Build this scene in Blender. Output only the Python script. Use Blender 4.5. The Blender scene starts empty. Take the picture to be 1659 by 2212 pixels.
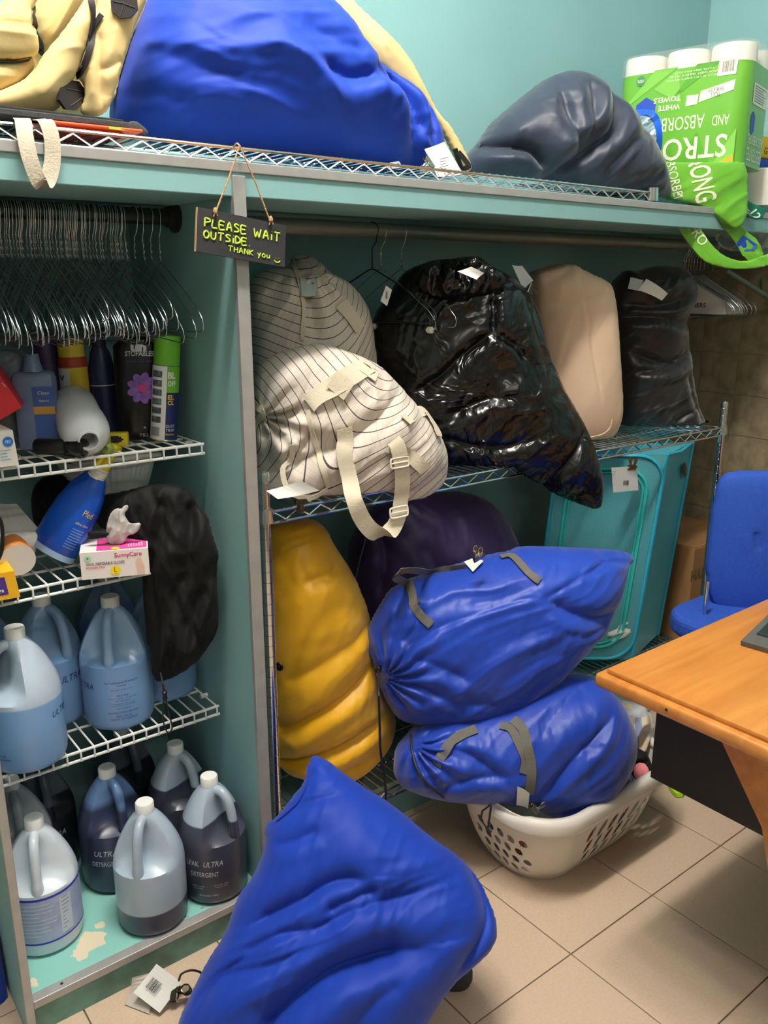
import bpy, bmesh, math, random
import numpy as np
from mathutils import Vector, Matrix
from mathutils.bvhtree import BVHTree

# ------------------------------------------------------------------ camera
IW, IH, FPX = 1659.0, 2212.0, 1807.0
PITCH, YAW = math.radians(15.3), math.radians(37.9)
CAM = Vector((0.0, 0.0, 1.5))
FW = Vector((math.sin(YAW)*math.cos(PITCH), math.cos(YAW)*math.cos(PITCH), -math.sin(PITCH)))
RT = Vector((math.cos(YAW), -math.sin(YAW), 0.0))
UP = RT.cross(FW)
scene = bpy.context.scene
COL = scene.collection
cd = bpy.data.cameras.new('camera')
cd.sensor_fit = 'VERTICAL'; cd.sensor_height = 24.0; cd.lens = FPX/IH*24.0
cd.clip_start = 0.02; cd.clip_end = 50
cam = bpy.data.objects.new('camera', cd); COL.objects.link(cam)
cam.matrix_world = Matrix((( RT.x, UP.x, -FW.x, CAM.x), (RT.y, UP.y, -FW.y, CAM.y), (RT.z, UP.z, -FW.z, CAM.z), (0,0,0,1)))
scene.camera = cam

# ------------------------------------------------------------------ world, lights, exposure
w = bpy.data.worlds.new('world'); scene.world = w; w.use_nodes = True
w.node_tree.nodes['Background'].inputs[0].default_value = (0.9, 0.95, 1.0, 1)
w.node_tree.nodes['Background'].inputs[1].default_value = 0.02
def area_light(name, loc, sx, sy, power, col):
    l = bpy.data.lights.new(name, 'AREA'); l.shape = 'RECTANGLE'; l.size = sx; l.size_y = sy
    l.energy = power; l.color = col
    o = bpy.data.objects.new(name, l); COL.objects.link(o); o.location = loc
    return o
def tube_lamp(name, loc, length, power, col, n=4):
    # a fluorescent strip: a row of small luminous lengths, shining all round
    for i in range(n):
        l = bpy.data.lights.new(name, 'POINT'); l.shadow_soft_size = 0.07; l.energy = power/n; l.color = col
        o = bpy.data.objects.new(name, l); COL.objects.link(o)
        o.location = (loc[0]+length*((i+0.5)/n-0.5), loc[1], loc[2])
tube_lamp('fluorescent_strip_by_closet', (0.6, 0.98, 3.28), 1.2, 185, (1.0, 0.95, 0.89))
tube_lamp('fill_light_behind_viewer', (0.5, -1.2, 3.28), 1.2, 34, (1.0, 0.95, 0.89))  # added fill light, unseen source, lifts the surfaces facing the viewer
scene.view_settings.view_transform = 'Standard'
scene.view_settings.look = 'None'
scene.view_settings.exposure = 0.14
scene.view_settings.gamma = 1.0
scene.view_settings.use_curve_mapping = False

# ------------------------------------------------------------------ helpers
rnd = random.Random(7)
def ray(px, py):
    return FW + RT*((px-IW/2)/FPX) - UP*((py-IH/2)/FPX)
def ax(px, py, X): d = ray(px, py); return CAM + d*((X-CAM.x)/d.x)
def ay(px, py, Y): d = ray(px, py); return CAM + d*((Y-CAM.y)/d.y)
def az(px, py, Z): d = ray(px, py); return CAM + d*((Z-CAM.z)/d.z)
def srgb(c):
    def f(v):
        v /= 255.0
        return v/12.92 if v <= 0.04045 else ((v+0.055)/1.055)**2.4
    return (f(c[0]), f(c[1]), f(c[2]), 1.0)

MATS = {}
def mat(name, c, rough=0.6, metal=0.0, c2=None, vscale=8.0, vstr=None, bump=0.0, bscale=60.0, spec=0.5, sheen=0.0, trans=0.0,
        alpha=1.0, sss=0.0, coat=0.0, stretch=None, detail=4.0, aniso_noise=None):
    if name in MATS: return MATS[name]
    m = bpy.data.materials.new(name); m.use_nodes = True
    nt = m.node_tree; b = nt.nodes['Principled BSDF']
    b.inputs['Base Color'].default_value = srgb(c)
    b.inputs['Roughness'].default_value = rough; b.inputs['Metallic'].default_value = metal
    b.inputs['Specular IOR Level'].default_value = spec
    b.inputs['Sheen Weight'].default_value = sheen
    b.inputs['Transmission Weight'].default_value = trans
    b.inputs['Alpha'].default_value = alpha
    b.inputs['Subsurface Weight'].default_value = sss
    b.inputs['Subsurface Radius'].default_value = (0.02, 0.02, 0.02)
    b.inputs['Coat Weight'].default_value = coat
    tc = nt.nodes.new('ShaderNodeTexCoord'); mp = nt.nodes.new('ShaderNodeMapping')
    nt.links.new(tc.outputs['Object'], mp.inputs['Vector'])
    if stretch: mp.inputs['Scale'].default_value = stretch
    if c2 is not None:
        n = nt.nodes.new('ShaderNodeTexNoise'); n.inputs['Scale'].default_value = vscale; n.inputs['Detail'].default_value = detail
        nt.links.new(mp.outputs[0], n.inputs['Vector'])
        r = nt.nodes.new('ShaderNodeValToRGB'); r.color_ramp.elements[0].position = 0.35; r.color_ramp.elements[1].position = 0.68
        r.color_ramp.elements[0].color = srgb(c); r.color_ramp.elements[1].color = srgb(c2)
        nt.links.new(n.outputs['Fac'], r.inputs['Fac']); nt.links.new(r.outputs['Color'], b.inputs['Base Color'])
    if bump > 0:
        n2 = nt.nodes.new('ShaderNodeTexNoise'); n2.inputs['Scale'].default_value = bscale; n2.inputs['Detail'].default_value = 5
        nt.links.new(mp.outputs[0], n2.inputs['Vector'])
        bp = nt.nodes.new('ShaderNodeBump'); bp.inputs['Strength'].default_value = bump; bp.inputs['Distance'].default_value = 0.01
        nt.links.new(n2.outputs['Fac'], bp.inputs['Height']); nt.links.new(bp.outputs['Normal'], b.inputs['Normal'])
    MATS[name] = m
    return m

def link(name, me, m=None, parent=None, smooth=False):
    o = bpy.data.objects.new(name, me); COL.objects.link(o)
    if m is not None and not me.materials: me.materials.append(m)
    if smooth:
        for p in me.polygons: p.use_smooth = True
    if parent is not None: o.parent = parent; o.matrix_parent_inverse = parent.matrix_world.inverted()
    return o
def meshobj(name, verts, faces, m, parent=None, smooth=False):
    me = bpy.data.meshes.new(name)
    me.from_pydata([tuple(v) for v in verts], [], faces); me.update()
    return link(name, me, m, parent, smooth)
def tag(o, label, cat, group=None, kind=None):
    o['label'] = label; o['category'] = cat
    if group: o['group'] = group
    if kind: o['kind'] = kind
    return o
def struct(o, label=None):
    o['kind'] = 'structure'
    if label: o['label'] = label
    return o
def thing(name, loc, label, cat, group=None):
    o = bpy.data.objects.new(name, None); COL.objects.link(o); o.empty_display_size = 0.05
    o.location = loc; o.matrix_world = Matrix.Translation(loc)
    return tag(o, label, cat, group)

class MB:
    """collects pieces of one mesh (world coordinates)"""
    def __init__(s): s.v = []; s.f = []
    def add(s, v, f):
        k = len(s.v); s.v += [tuple(x) for x in v]; s.f += [tuple(i+k for i in q) for q in f]
    def box(s, a, b, M=None, bev=0.0):
        x0,y0,z0 = a; x1,y1,z1 = b
        if bev <= 0:
            v = [Vector(p) for p in ((x0,y0,z0),(x1,y0,z0),(x1,y1,z0),(x0,y1,z0),(x0,y0,z1),(x1,y0,z1),(x1,y1,z1),(x0,y1,z1))]
            f = [(0,3,2,1),(4,5,6,7),(0,1,5,4),(1,2,6,5),(2,3,7,6),(3,0,4,7)]
        else:
            bm = bmesh.new(); bmesh.ops.create_cube(bm, size=1)
            for q in bm.verts: q.co = Vector(((x0+x1)/2+q.co.x*(x1-x0), (y0+y1)/2+q.co.y*(y1-y0), (z0+z1)/2+q.co.z*(z1-z0)))
            bmesh.ops.bevel(bm, geom=bm.edges[:], offset=bev, segments=2, affect='EDGES', profile=0.5)
            bm.verts.index_update(); v = [q.co.copy() for q in bm.verts]; f = [tuple(l.index for l in q.verts) for q in bm.faces]; bm.free()
        if M is not None: v = [M @ p for p in v]
        s.add(v, f)
    def tube(s, pts, r, n=6, closed=False, caps=True):
        pts = [Vector(p) for p in pts]; N = len(pts)
        rs = r if isinstance(r, (list, tuple)) else [r]*N
        rings = []; prevn = None
        for i, p in enumerate(pts):
            if closed: t = pts[(i+1) % N] - pts[i-1]
            else: t = pts[min(i+1, N-1)] - pts[max(i-1, 0)]
            if t.length < 1e-9: t = Vector((0,0,1))
            t.normalize()
            if prevn is None:
                a = Vector((0,0,1)) if abs(t.z) < 0.9 else Vector((1,0,0))
                nn = t.cross(a).normalized()
            else:
                nn = prevn - t*prevn.dot(t)
                nn = nn.normalized() if nn.length > 1e-6 else t.orthogonal().normalized()
            prevn = nn; bb = t.cross(nn)
            rings.append([p + (nn*math.cos(2*math.pi*k/n) + bb*math.sin(2*math.pi*k/n))*rs[i] for k in range(n)])
        v = [q for ring in rings for q in ring]; f = []
        M = N if closed else N-1
        for i in range(M):
            j = (i+1) % N
            for k in range(n):
                l = (k+1) % n
                f.append((i*n+k, i*n+l, j*n+l, j*n+k))
        if caps and not closed:
            f.append(tuple(range(n-1, -1, -1))); f.append(tuple((N-1)*n+k for k in range(n)))
        s.add(v, f)
    def lathe(s, prof, n=24, M=None, cap0=True, cap1=True):
        v = []; f = []
        for r, z in prof:
            for k in range(n):
                a = 2*math.pi*k/n; v.append(Vector((r*math.cos(a), r*math.sin(a), z)))
        for i in range(len(prof)-1):
            for k in range(n):
                l = (k+1) % n; f.append((i*n+k, i*n+l, (i+1)*n+l, (i+1)*n+k))
        if cap0: f.append(tuple(range(n-1,-1,-1)))
        if cap1: f.append(tuple((len(prof)-1)*n+k for k in range(n)))
        if M is not None: v = [M @ q for q in v]
        s.add(v, f)
    def prism(s, poly, a, b):
        """poly: list of Vector (planar); extruded by vector from offset a to b"""
        n = len(poly); v = [Vector(p)+Vector(a) for p in poly] + [Vector(p)+Vector(b) for p in poly]
        f = [tuple(range(n-1,-1,-1)), tuple(range(n, 2*n))] + [(i, (i+1) % n, n+(i+1) % n, n+i) for i in range(n)]
        s.add(v, f)
    def build(s, name, m, parent=None, smooth=False):
        o = meshobj(name, s.v, s.f, m, parent, smooth)
        bm = bmesh.new(); bm.from_mesh(o.data); bmesh.ops.recalc_face_normals(bm, faces=bm.faces); bm.to_mesh(o.data); bm.free()
        if smooth: o.data.set_sharp_from_angle(angle=math.radians(45))
        return o

def catmull(pts, k=6, closed=False):
    P = [Vector(p) for p in pts]; n = len(P); out = []
    R = range(n if closed else n-1)
    for i in R:
        p0 = P[i-1] if (closed or i > 0) else P[0]*2-P[1]
        p1 = P[i]; p2 = P[(i+1) % n]
        p3 = P[(i+2) % n] if (closed or i+2 < n) else P[-1]*2-P[-2]
        for j in range(k):
            t = j/k
            out.append(0.5*((2*p1)+(p2-p0)*t+(2*p0-5*p1+4*p2-p3)*t*t+(3*p1-p0-3*p2+p3)*t**3))
    if not closed: out.append(P[-1].copy())
    return out

def frame(o, x, z):
    """matrix: origin o, x-axis along x, z-axis as near z as possible"""
    x = Vector(x).normalized(); z = Vector(z); y = z.cross(x).normalized(); z = x.cross(y)
    return Matrix(((x.x,y.x,z.x,o[0]),(x.y,y.y,z.y,o[1]),(x.z,y.z,z.z,o[2]),(0,0,0,1)))
def along(o, z, x=None):
    """matrix with z-axis along z"""
    z = Vector(z).normalized(); x = Vector(x) if x is not None else z.orthogonal()
    y = z.cross(x).normalized(); x = y.cross(z)
    return Matrix(((x.x,y.x,z.x,o[0]),(x.y,y.y,z.y,o[1]),(x.z,y.z,z.z,o[2]),(0,0,0,1)))

# flat lettering -------------------------------------------------------------
_txt = {}
def text2d(s, size=1.0, shear=0.0, bold=0.0, spacing=1.0):
    key = (s, size, shear, bold, spacing)
    if key in _txt: return _txt[key]
    c = bpy.data.curves.new('lettering', 'FONT'); c.body = s; c.size = size; c.shear = shear; c.offset = bold; c.space_character = spacing
    c.align_x = 'CENTER'; c.align_y = 'CENTER'; c.resolution_u = 3; c.fill_mode = 'FRONT'
    o = bpy.data.objects.new('lettering', c); COL.objects.link(o)
    me = bpy.data.meshes.new_from_object(o)
    v = [(p.co.x, p.co.y) for p in me.vertices]; f = [tuple(p.vertices) for p in me.polygons]
    bpy.data.objects.remove(o); bpy.data.curves.remove(c); bpy.data.meshes.remove(me)
    _txt[key] = (v, f); return v, f
def fit_text(s, width, height, fn, name, m, parent, shear=0.0, bold=0.0, spacing=1.0, flip=False, sub=0):
    """lettering filling width x height about the origin, mapped to space by fn(x, y)"""
    v, f = text2d(s, 1.0, shear, bold, spacing)
    if not v: return None
    xs = [p[0] for p in v]; ys = [p[1] for p in v]
    cx, cy = (min(xs)+max(xs))/2, (min(ys)+max(ys))/2
    sx, sy = width/(max(xs)-min(xs)), height/(max(ys)-min(ys))
    k = -1 if flip else 1
    me = bpy.data.meshes.new(name)
    me.from_pydata([tuple(fn((p[0]-cx)*sx*k, (p[1]-cy)*sy*k)) for p in v], [], f); me.update()
    return link(name, me, m, parent)
def plane_fn(o, ex, ey, off=0.0005):
    o = Vector(o); ex = Vector(ex).normalized(); ey = Vector(ey).normalized(); n = ex.cross(ey)*off
    return lambda x, y: o + ex*x + ey*y + n

# ribbons --------------------------------------------------------------------
def ribbon(name, pts, wdirs, width, m, parent=None, thick=0.0015, k=5, closed=False):
    P = catmull(pts, k, closed)
    if isinstance(wdirs, list): Wd = catmull(wdirs, k, closed)
    else: Wd = [Vector(wdirs)]*len(P)
    v = []; f = []; n = len(P)
    for i in range(n):
        t = (P[min(i+1, n-1)]-P[max(i-1, 0)]).normalized()
        wd = Wd[i]-t*Wd[i].dot(t); wd.normalize(); nn = t.cross(wd)
        for a, b in ((-1,-1),(1,-1),(1,1),(-1,1)): v.append(P[i]+wd*(a*width/2)+nn*(b*thick/2))
    M = n if closed else n-1
    for i in range(M):
        j = (i+1) % n
        for q in range(4):
            r = (q+1) % 4; f.append((i*4+q, i*4+r, j*4+r, j*4+q))
    if not closed: f += [(3,2,1,0), tuple((n-1)*4+q for q in range(4))]
    o = meshobj(name, v, f, m, parent, True)
    o.data.set_sharp_from_angle(angle=math.radians(50))
    return o

# soft bags: an outline swollen to its real thickness, with folds --------------
def _hash(ix, iy, s):
    h = np.sin(ix*127.1+iy*311.7+s*74.7)*43758.5453
    return h-np.floor(h)
def vnoise(x, y, s=0):
    ix = np.floor(x); iy = np.floor(y); fx = x-ix; fy = y-iy
    fx = fx*fx*fx*(fx*(fx*6-15)+10); fy = fy*fy*fy*(fy*(fy*6-15)+10)
    a = _hash(ix,iy,s); b = _hash(ix+1,iy,s); c = _hash(ix,iy+1,s); d = _hash(ix+1,iy+1,s)
    return (a*(1-fx)+b*fx)*(1-fy)+(c*(1-fx)+d*fx)*fy
def folds(u, v, ang, length, wid, seed, octs=3):
    """elongated soft ridges running along angle ang (radians)"""
    a = u*math.cos(ang)+v*math.sin(ang); b = -u*math.sin(ang)+v*math.cos(ang)
    wx = vnoise(u*6, v*6, seed+9)-0.5
    b = b+wx*wid*1.2; r = 0; amp = 1.0; tot = 0
    for o in range(octs):
        n = vnoise(a/length*(1.7**o), b/wid*(1.9**o), seed+o*3)
        r = r+amp*(1-np.abs(2*n-1)*1.6); tot += amp; amp *= 0.5
    return r/tot
def chaikin(p, it=2):
    for _ in range(it):
        q = []
        for i in range(len(p)):
            a = p[i]; b = p[(i+1) % len(p)]
            q.append((a[0]*.75+b[0]*.25, a[1]*.75+b[1]*.25)); q.append((a[0]*.25+b[0]*.75, a[1]*.25+b[1]*.75))
        p = q
    return p
class Bag: pass
def swell(px_outline, Y, tf, tb, nyaw=20.0, elev=0.0, anchor=None, N=110, amp=0.0, fold=(0.0, 0.25, 0.05), seed=1, creases=(),
          p=0.5, zmin=None, ymax=2.045, xmin=None, xmax=None, ymin=None, it=2, post=None, amp2=0.0, fine=0.03, gather=None, uvfn=None):
    xs = [q[0] for q in px_outline]; ys = [q[1] for q in px_outline]
    if anchor is None: anchor = ((min(xs)+max(xs))/2, (min(ys)+max(ys))/2)
    A = ay(anchor[0], anchor[1], Y)
    ny, el = math.radians(nyaw), math.radians(elev)
    n = Vector((-math.sin(ny)*math.cos(el), -math.cos(ny)*math.cos(el), math.sin(el)))
    eu = Vector((math.cos(ny), -math.sin(ny), 0)); ev = n.cross(eu)
    def tolocal(q):
        d = ray(q[0], q[1]); t = (A-CAM).dot(n)/d.dot(n); r = CAM+d*t-A
        return (r.dot(eu), r.dot(ev))
    ol = np.array(chaikin([tolocal(q) for q in px_outline], it))
    mn = ol.min(0); mx = ol.max(0); h = max(mx-mn)/N
    gx = np.arange(mn[0]-2*h, mx[0]+3*h, h); gy = np.arange(mn[1]-2*h, mx[1]+3*h, h)
    U, V = np.meshgrid(gx, gy, indexing='ij')
    inside = np.zeros(U.shape, bool)
    a0 = ol; b0 = np.roll(ol, -1, 0)
    for (x1,y1),(x2,y2) in zip(a0, b0):
        if y1 == y2: continue
        c = ((y1 > V) != (y2 > V)) & (U < (x2-x1)*(V-y1)/(y2-y1)+x1)
        inside ^= c
    phi = np.zeros(U.shape); ins = inside
    wgt = ins.astype(float)
    # coarse-to-fine relaxation of the membrane equation
    for _ in range(1400):
        phi[1:-1,1:-1] = (0.25*(phi[2:,1:-1]+phi[:-2,1:-1]+phi[1:-1,2:]+phi[1:-1,:-2])*1.0+h*h*0.25*4)*wgt[1:-1,1:-1]
    hh = (phi/phi.max())**p
    nb = np.zeros_like(ins)
    for dx in (-1,0,1):
        for dy in (-1,0,1): nb |= np.roll(np.roll(ins, dx, 0), dy, 1)
    edge = nb & ~ins
    # snap rim vertices to the outline
    ei, ej = np.where(edge)
    Pe = np.stack([U[ei,ej], V[ei,ej]], 1)
    best = np.full(len(Pe), 1e9); bp = Pe.copy()
    for q1, q2 in zip(a0, b0):
        d = q2-q1; L = (d*d).sum()+1e-12
        t = np.clip(((Pe-q1)@d)/L, 0, 1); c = q1+t[:,None]*d; dd = ((Pe-c)**2).sum(1)
        k = dd < best; best[k] = dd[k]; bp[k] = c[k]
    U[ei,ej] = bp[:,0]; V[ei,ej] = bp[:,1]
    ang, fl, fw_ = fold
    ef = np.clip(hh*1.6, 0, 1)
    wr = np.zeros(U.shape)
    if amp: wr += amp*(folds(U, V, ang, fl, fw_, seed)-0.35)*ef
    if amp2: wr += amp2*(folds(U+3, V+5, ang+0.7, fl*0.5, fine, seed+20)-0.35)*ef
    for cr in creases:
        pl, dep, wd = cr[0], cr[1], cr[2]
        pts = np.array([tuple(x)[:2] for x in catmull([tolocal(q)+(0,) for q in pl], 6)])
        bd = np.full(U.shape, 1e9); sg = np.zeros(U.shape); tt = np.zeros(U.shape)
        for i in range(len(pts)-1):
            d = pts[i+1]-pts[i]; L = math.hypot(*d)+1e-9
            ru = U-pts[i,0]; rv = V-pts[i,1]
            t = np.clip((ru*d[0]+rv*d[1])/(L*L), 0, 1)
            eu_, ev_ = ru-t*d[0], rv-t*d[1]; dd = np.hypot(eu_, ev_)
            k = dd < bd; bd[k] = dd[k]; sg[k] = np.sign(ru[k]*d[1]-rv[k]*d[0]); tt[k] = (i+t[k])/(len(pts)-1)
        s = bd*sg; fade = np.clip(np.minimum(tt, 1-tt)*6+0.25, 0, 1)
        wr += fade*dep*(-np.exp(-(np.abs(s)/wd)**1.3)+0.40*np.exp(-((s-2.0*wd)/(1.6*wd))**2))*np.clip(ef*2,0,1)
    if gather is not None:   # pleats radiating from a drawn-in point: (px, py, count, amplitude, reach)
        gp = tolocal(gather[:2]); ru = U-gp[0]; rv = V-gp[1]; rr = np.hypot(ru, rv)
        wr += gather[3]*np.cos(np.arctan2(rv, ru)*gather[2]+3*vnoise(rr*9, rr*0+1, seed))*np.exp(-(rr/gather[4])**2)*np.clip(rr/(0.25*gather[4]),0,1)*ef
    F = tf*hh+wr; B = -tb*hh-0.4*wr
    iu = -np.ones(U.shape, int); verts = []
    used = ins | edge
    I, J = np.where(used); iu[I,J] = np.arange(len(I))
    nf = len(I); fi, fj = np.where(ins); ib = iu.copy(); ib[fi,fj] = nf+np.arange(len(fi))
    base = np.array(A)
    def W_(i, j, H): return base+U[i,j][:,None]*np.array(eu)+V[i,j][:,None]*np.array(ev)+H[i,j][:,None]*np.array(n)
    Fz = F.copy(); Fz[edge] = 0
    co = np.concatenate([W_(I, J, Fz), W_(fi, fj, B)])
    if post is not None: co = post(co)
    if zmin is not None: co[:,2] = np.maximum(co[:,2], zmin)
    if ymax is not None: co[:,1] = np.minimum(co[:,1], ymax)
    if ymin is not None: co[:,1] = np.maximum(co[:,1], ymin)
    if xmin is not None: co[:,0] = np.maximum(co[:,0], xmin)
    if xmax is not None: co[:,0] = np.minimum(co[:,0], xmax)
    uvf = uvfn(U, V) if uvfn is not None else (U, V)
    uv = np.concatenate([np.stack([uvf[0][I,J], uvf[1][I,J]], 1), np.stack([uvf[0][fi,fj], uvf[1][fi,fj]], 1)])
    faces = []
    q = used[:-1,:-1] & used[1:,:-1] & used[1:,1:] & used[:-1,1:]
    anyin = ins[:-1,:-1] | ins[1:,:-1] | ins[1:,1:] | ins[:-1,1:]
    for i, j in zip(*np.where(q & anyin)):
        faces.append((iu[i,j], iu[i+1,j], iu[i+1,j+1], iu[i,j+1]))
        faces.append((ib[i,j], ib[i,j+1], ib[i+1,j+1], ib[i+1,j]))
    return co, [tuple(int(x) for x in f) for f in faces], uv
def bag(name, outline, Y, tf, tb, m, parent=None, **kw):
    co, faces, uv = swell(outline, Y, tf, tb, **kw)
    me = bpy.data.meshes.new(name); me.from_pydata([tuple(c) for c in co], [], faces); me.update()
    bm = bmesh.new(); bm.from_mesh(me)
    bmesh.ops.recalc_face_normals(bm, faces=bm.faces); bm.to_mesh(me); bm.free()
    o = link(name, me, m, parent, True)
    ul = me.uv_layers.new(name='UVMap'); li = np.zeros(len(me.loops), np.int32); me.loops.foreach_get('vertex_index', li)
    ul.data.foreach_set('uv', uv[li].astype(np.float32).ravel())
    return o
def bvh_of(o):
    mw = o.matrix_world
    return BVHTree.FromPolygons([mw @ v.co for v in o.data.vertices], [tuple(p.vertices) for p in o.data.polygons])
def hit(bv, px, py, off=0.002):
    d = ray(px, py).normalized()
    loc, nn, i, dist = bv.ray_cast(CAM, d)
    if loc is None:
        loc, nn, i, dist = bv.find_nearest(CAM+d*1.9)
        loc2 = loc; nn = nn if nn.dot(d) < 0 else -nn
        return loc2+nn*off, nn
    if nn.dot(d) > 0: nn = -nn
    return loc+nn*off, nn
def strap_on(name, bv, pxs, width, m, parent, off=0.003, thick=0.0016, k=4):
    """webbing lying on a bag along a line of picture points"""
    P = []; Nn = []
    dense = catmull([(q[0], q[1], 0) for q in pxs], 6)
    for q in dense:
        l, n = hit(bv, q.x, q.y, off); P.append(l); Nn.append(n)
    # smooth
    for _ in range(3):
        P = [P[0]]+[(P[i-1]+P[i]*2+P[i+1])/4 for i in range(1, len(P)-1)]+[P[-1]]
        Nn = [Nn[0]]+[(Nn[i-1]+Nn[i]*2+Nn[i+1]).normalized() for i in range(1, len(Nn)-1)]+[Nn[-1]]
    W = []
    for i in range(len(P)):
        t = P[min(i+1,len(P)-1)]-P[max(i-1,0)]
        W.append(t.cross(Nn[i]).normalized())
    return ribbon(name, P, W, width, m, parent, thick, k=2)
# ------------------------------------------------------------------ materials
M_teal = mat('teal_paint', (136,180,181), 0.55, c2=(130,174,176), vscale=3, bump=0.05, bscale=300)
M_ceil = mat('ceiling_white', (232,230,222), 0.8)
M_offw = mat('offwhite_wall_paint', (150,152,144), 0.7)
M_grout = mat('floor_grout', (108,90,74), 0.9)
M_tile = mat('beige_floor_tile', (206,182,158), 0.42, c2=(198,174,150), vscale=140, bump=0.04, bscale=200)
M_wtile = mat('stone_wall_tile', (158,142,114), 0.4, c2=(126,112,88), vscale=22, detail=8)
M_wgrout = mat('wall_grout', (176,165,142), 0.9)
M_alu = mat('aluminium_edge', (178,176,174), 0.4, 0.35, c2=(168,166,164), vscale=30, stretch=(1,1,1))
M_chrome = mat('chrome_wire', (215,215,218), 0.12, 1.0)
M_steel = mat('galvanised_wire', (200,204,208), 0.22, 1.0)
M_whitewire = mat('white_vinyl_wire', (232,232,228), 0.4)
M_dark = mat('dark_rod', (62,62,60), 0.35, 0.6)
M_rod = mat('grey_steel_rod', (120,120,114), 0.4, 0.4)
M_blackp = mat('black_plastic', (22,22,24), 0.4)

# ------------------------------------------------------------------ room shell
XL, XR, YF, YB, ZC = -1.8, 3.18, -2.4, 2.06, 3.4
def slab(name, a, b, m, lab=None):
    mb = MB(); mb.box(a, b); return struct(mb.build(name, m), lab)
fl = slab('floor', (XL,YF,-0.06), (XR,YB,-0.004), M_grout, 'floor of square beige ceramic tiles')
slab('ceiling', (XL,YF,ZC), (XR,YB,ZC+0.05), M_ceil, 'white ceiling')
slab('wall_back', (XL,YB,-0.06), (XR+0.06,YB+0.06,ZC), M_teal, 'teal painted wall behind the closet')
wr = slab('wall_right', (XR,YF,-0.06), (XR+0.06,YB,ZC), M_teal, 'teal wall with stone tiles on its lower part')
slab('wall_left', (XL-0.06,YF,-0.06), (XL,YB,ZC), M_offw, 'off-white wall to the left')
slab('wall_front', (XL,YF-0.06,-0.06), (XR,YF,ZC), M_offw, 'off-white wall behind the viewer')
# floor tiles, 31 cm
tp = 0.3148; tx0, ty0 = 1.3255, 0.9968
mb = MB(); mb.box((0.0015,0.0015,-0.006), (tp-0.0015,tp-0.0015,0.0), bev=0.0012)
tme = mb.build('tile', M_tile); tmesh = tme.data; bpy.data.objects.remove(tme)
for i in range(-8, 6):
    for j in range(-7, 4):
        x = tx0+i*tp; y = ty0+j*tp
        if y > 1.95 or x > XR: continue
        o = bpy.data.objects.new('tile', tmesh); COL.objects.link(o); o.location = (x, y, rnd.uniform(-0.0004, 0.0)); o.parent = fl
# wall tiles on the right wall, 16 cm
wp = 0.1615
bk = MB(); bk.box((XR-0.004,0.3,0.0), (XR,YB,1.6)); bk.build('tile_backing', M_wgrout, wr)
mb = MB(); mb.box((0,0.0012,0.0012), (0.006,wp-0.0012,wp-0.0012), bev=0.001)
tme = mb.build('wall_tile', M_wtile); tmesh2 = tme.data; bpy.data.objects.remove(tme)
for i in range(-1, 10):
    for j in range(11):
        o = bpy.data.objects.new('wall_tile', tmesh2); COL.objects.link(o); z0 = 0.0995+(j-1)*wp
        o.location = (XR-0.0075+rnd.uniform(0,0.0006), 1.951-(i+1)*wp, z0); o.parent = wr
        if i == -1: o.location.y = 1.951; o.scale.y = 0.106/wp
        if j == 0: o.location.z = 0.0; o.scale.z = 0.099/wp
        if j == 10: o.scale.z = 0.045/wp

# ------------------------------------------------------------------ built-in closet
clo = thing('built_in_closet', (0.5, 1.8, 0), 'teal built-in closet frame with aluminium edges, holding shelves and clothes rods', 'closet')
CL, FY = -0.9, 1.53
def tz(x): return 0.0   # top assembly is level
mb = MB(); mb.box((CL,FY,1.661), (XR-0.01,YB-0.002,1.706), bev=0.002); tb_ = mb.build('top_board', M_teal, clo)
mb = MB(); mb.box((CL,FY-0.004,1.705), (XR-0.01,FY+0.05,1.724), bev=0.0015); mb.build('metal_edge', M_alu, clo)
mb = MB(); mb.box((CL,FY+0.05,1.706), (XR-0.01,YB-0.002,1.7225)); mb.build('top_board_surface', M_teal, clo)
mb = MB(); mb.box((0.822,FY,0.0), (0.846,YB-0.002,1.661), bev=0.001); mb.build('divider_panel', M_teal, clo)
mb = MB(); mb.box((0.8205,FY-0.007,0.0), (0.848,FY+0.006,1.699), bev=0.0015); mb.build('metal_edge', M_alu, clo)
mb = MB(); mb.box((0.268,FY,0.0), (0.2825,YB-0.002,1.661), bev=0.001); mb.build('side_panel', M_teal, clo)
mb = MB(); mb.box((0.2672,FY-0.006,0.0), (0.2835,FY+0.006,1.661), bev=0.0015); mb.build('metal_edge', M_alu, clo)
# base of the left bay
M_base = bpy.data.materials.new('worn_teal_shelf_paint'); M_base.use_nodes = True
nt = M_base.node_tree; b = nt.nodes['Principled BSDF']; b.inputs['Roughness'].default_value = 0.5
tc = nt.nodes.new('ShaderNodeTexCoord')
def ramp(nt, src, p0, p1, c0, c1):
    r = nt.nodes.new('ShaderNodeValToRGB'); r.color_ramp.elements[0].position = p0; r.color_ramp.elements[1].position = p1
    r.color_ramp.elements[0].color = c0; r.color_ramp.elements[1].color = c1; nt.links.new(src, r.inputs['Fac']); return r
def noise(nt, vec, sc, det=4):
    n = nt.nodes.new('ShaderNodeTexNoise'); n.inputs['Scale'].default_value = sc; n.inputs['Detail'].default_value = det
    nt.links.new(vec, n.inputs['Vector']); return n
def mix(nt, fac, a, b_):
    m = nt.nodes.new('ShaderNodeMix'); m.data_type = 'RGBA'
    if hasattr(fac, 'links'): nt.links.new(fac, m.inputs[0])
    else: m.inputs[0].default_value = fac
    for s, i in ((a, 6), (b_, 7)):
        if hasattr(s, 'links'): nt.links.new(s, m.inputs[i])
        else: m.inputs[i].default_value = s
    return m.outputs[2]
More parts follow.
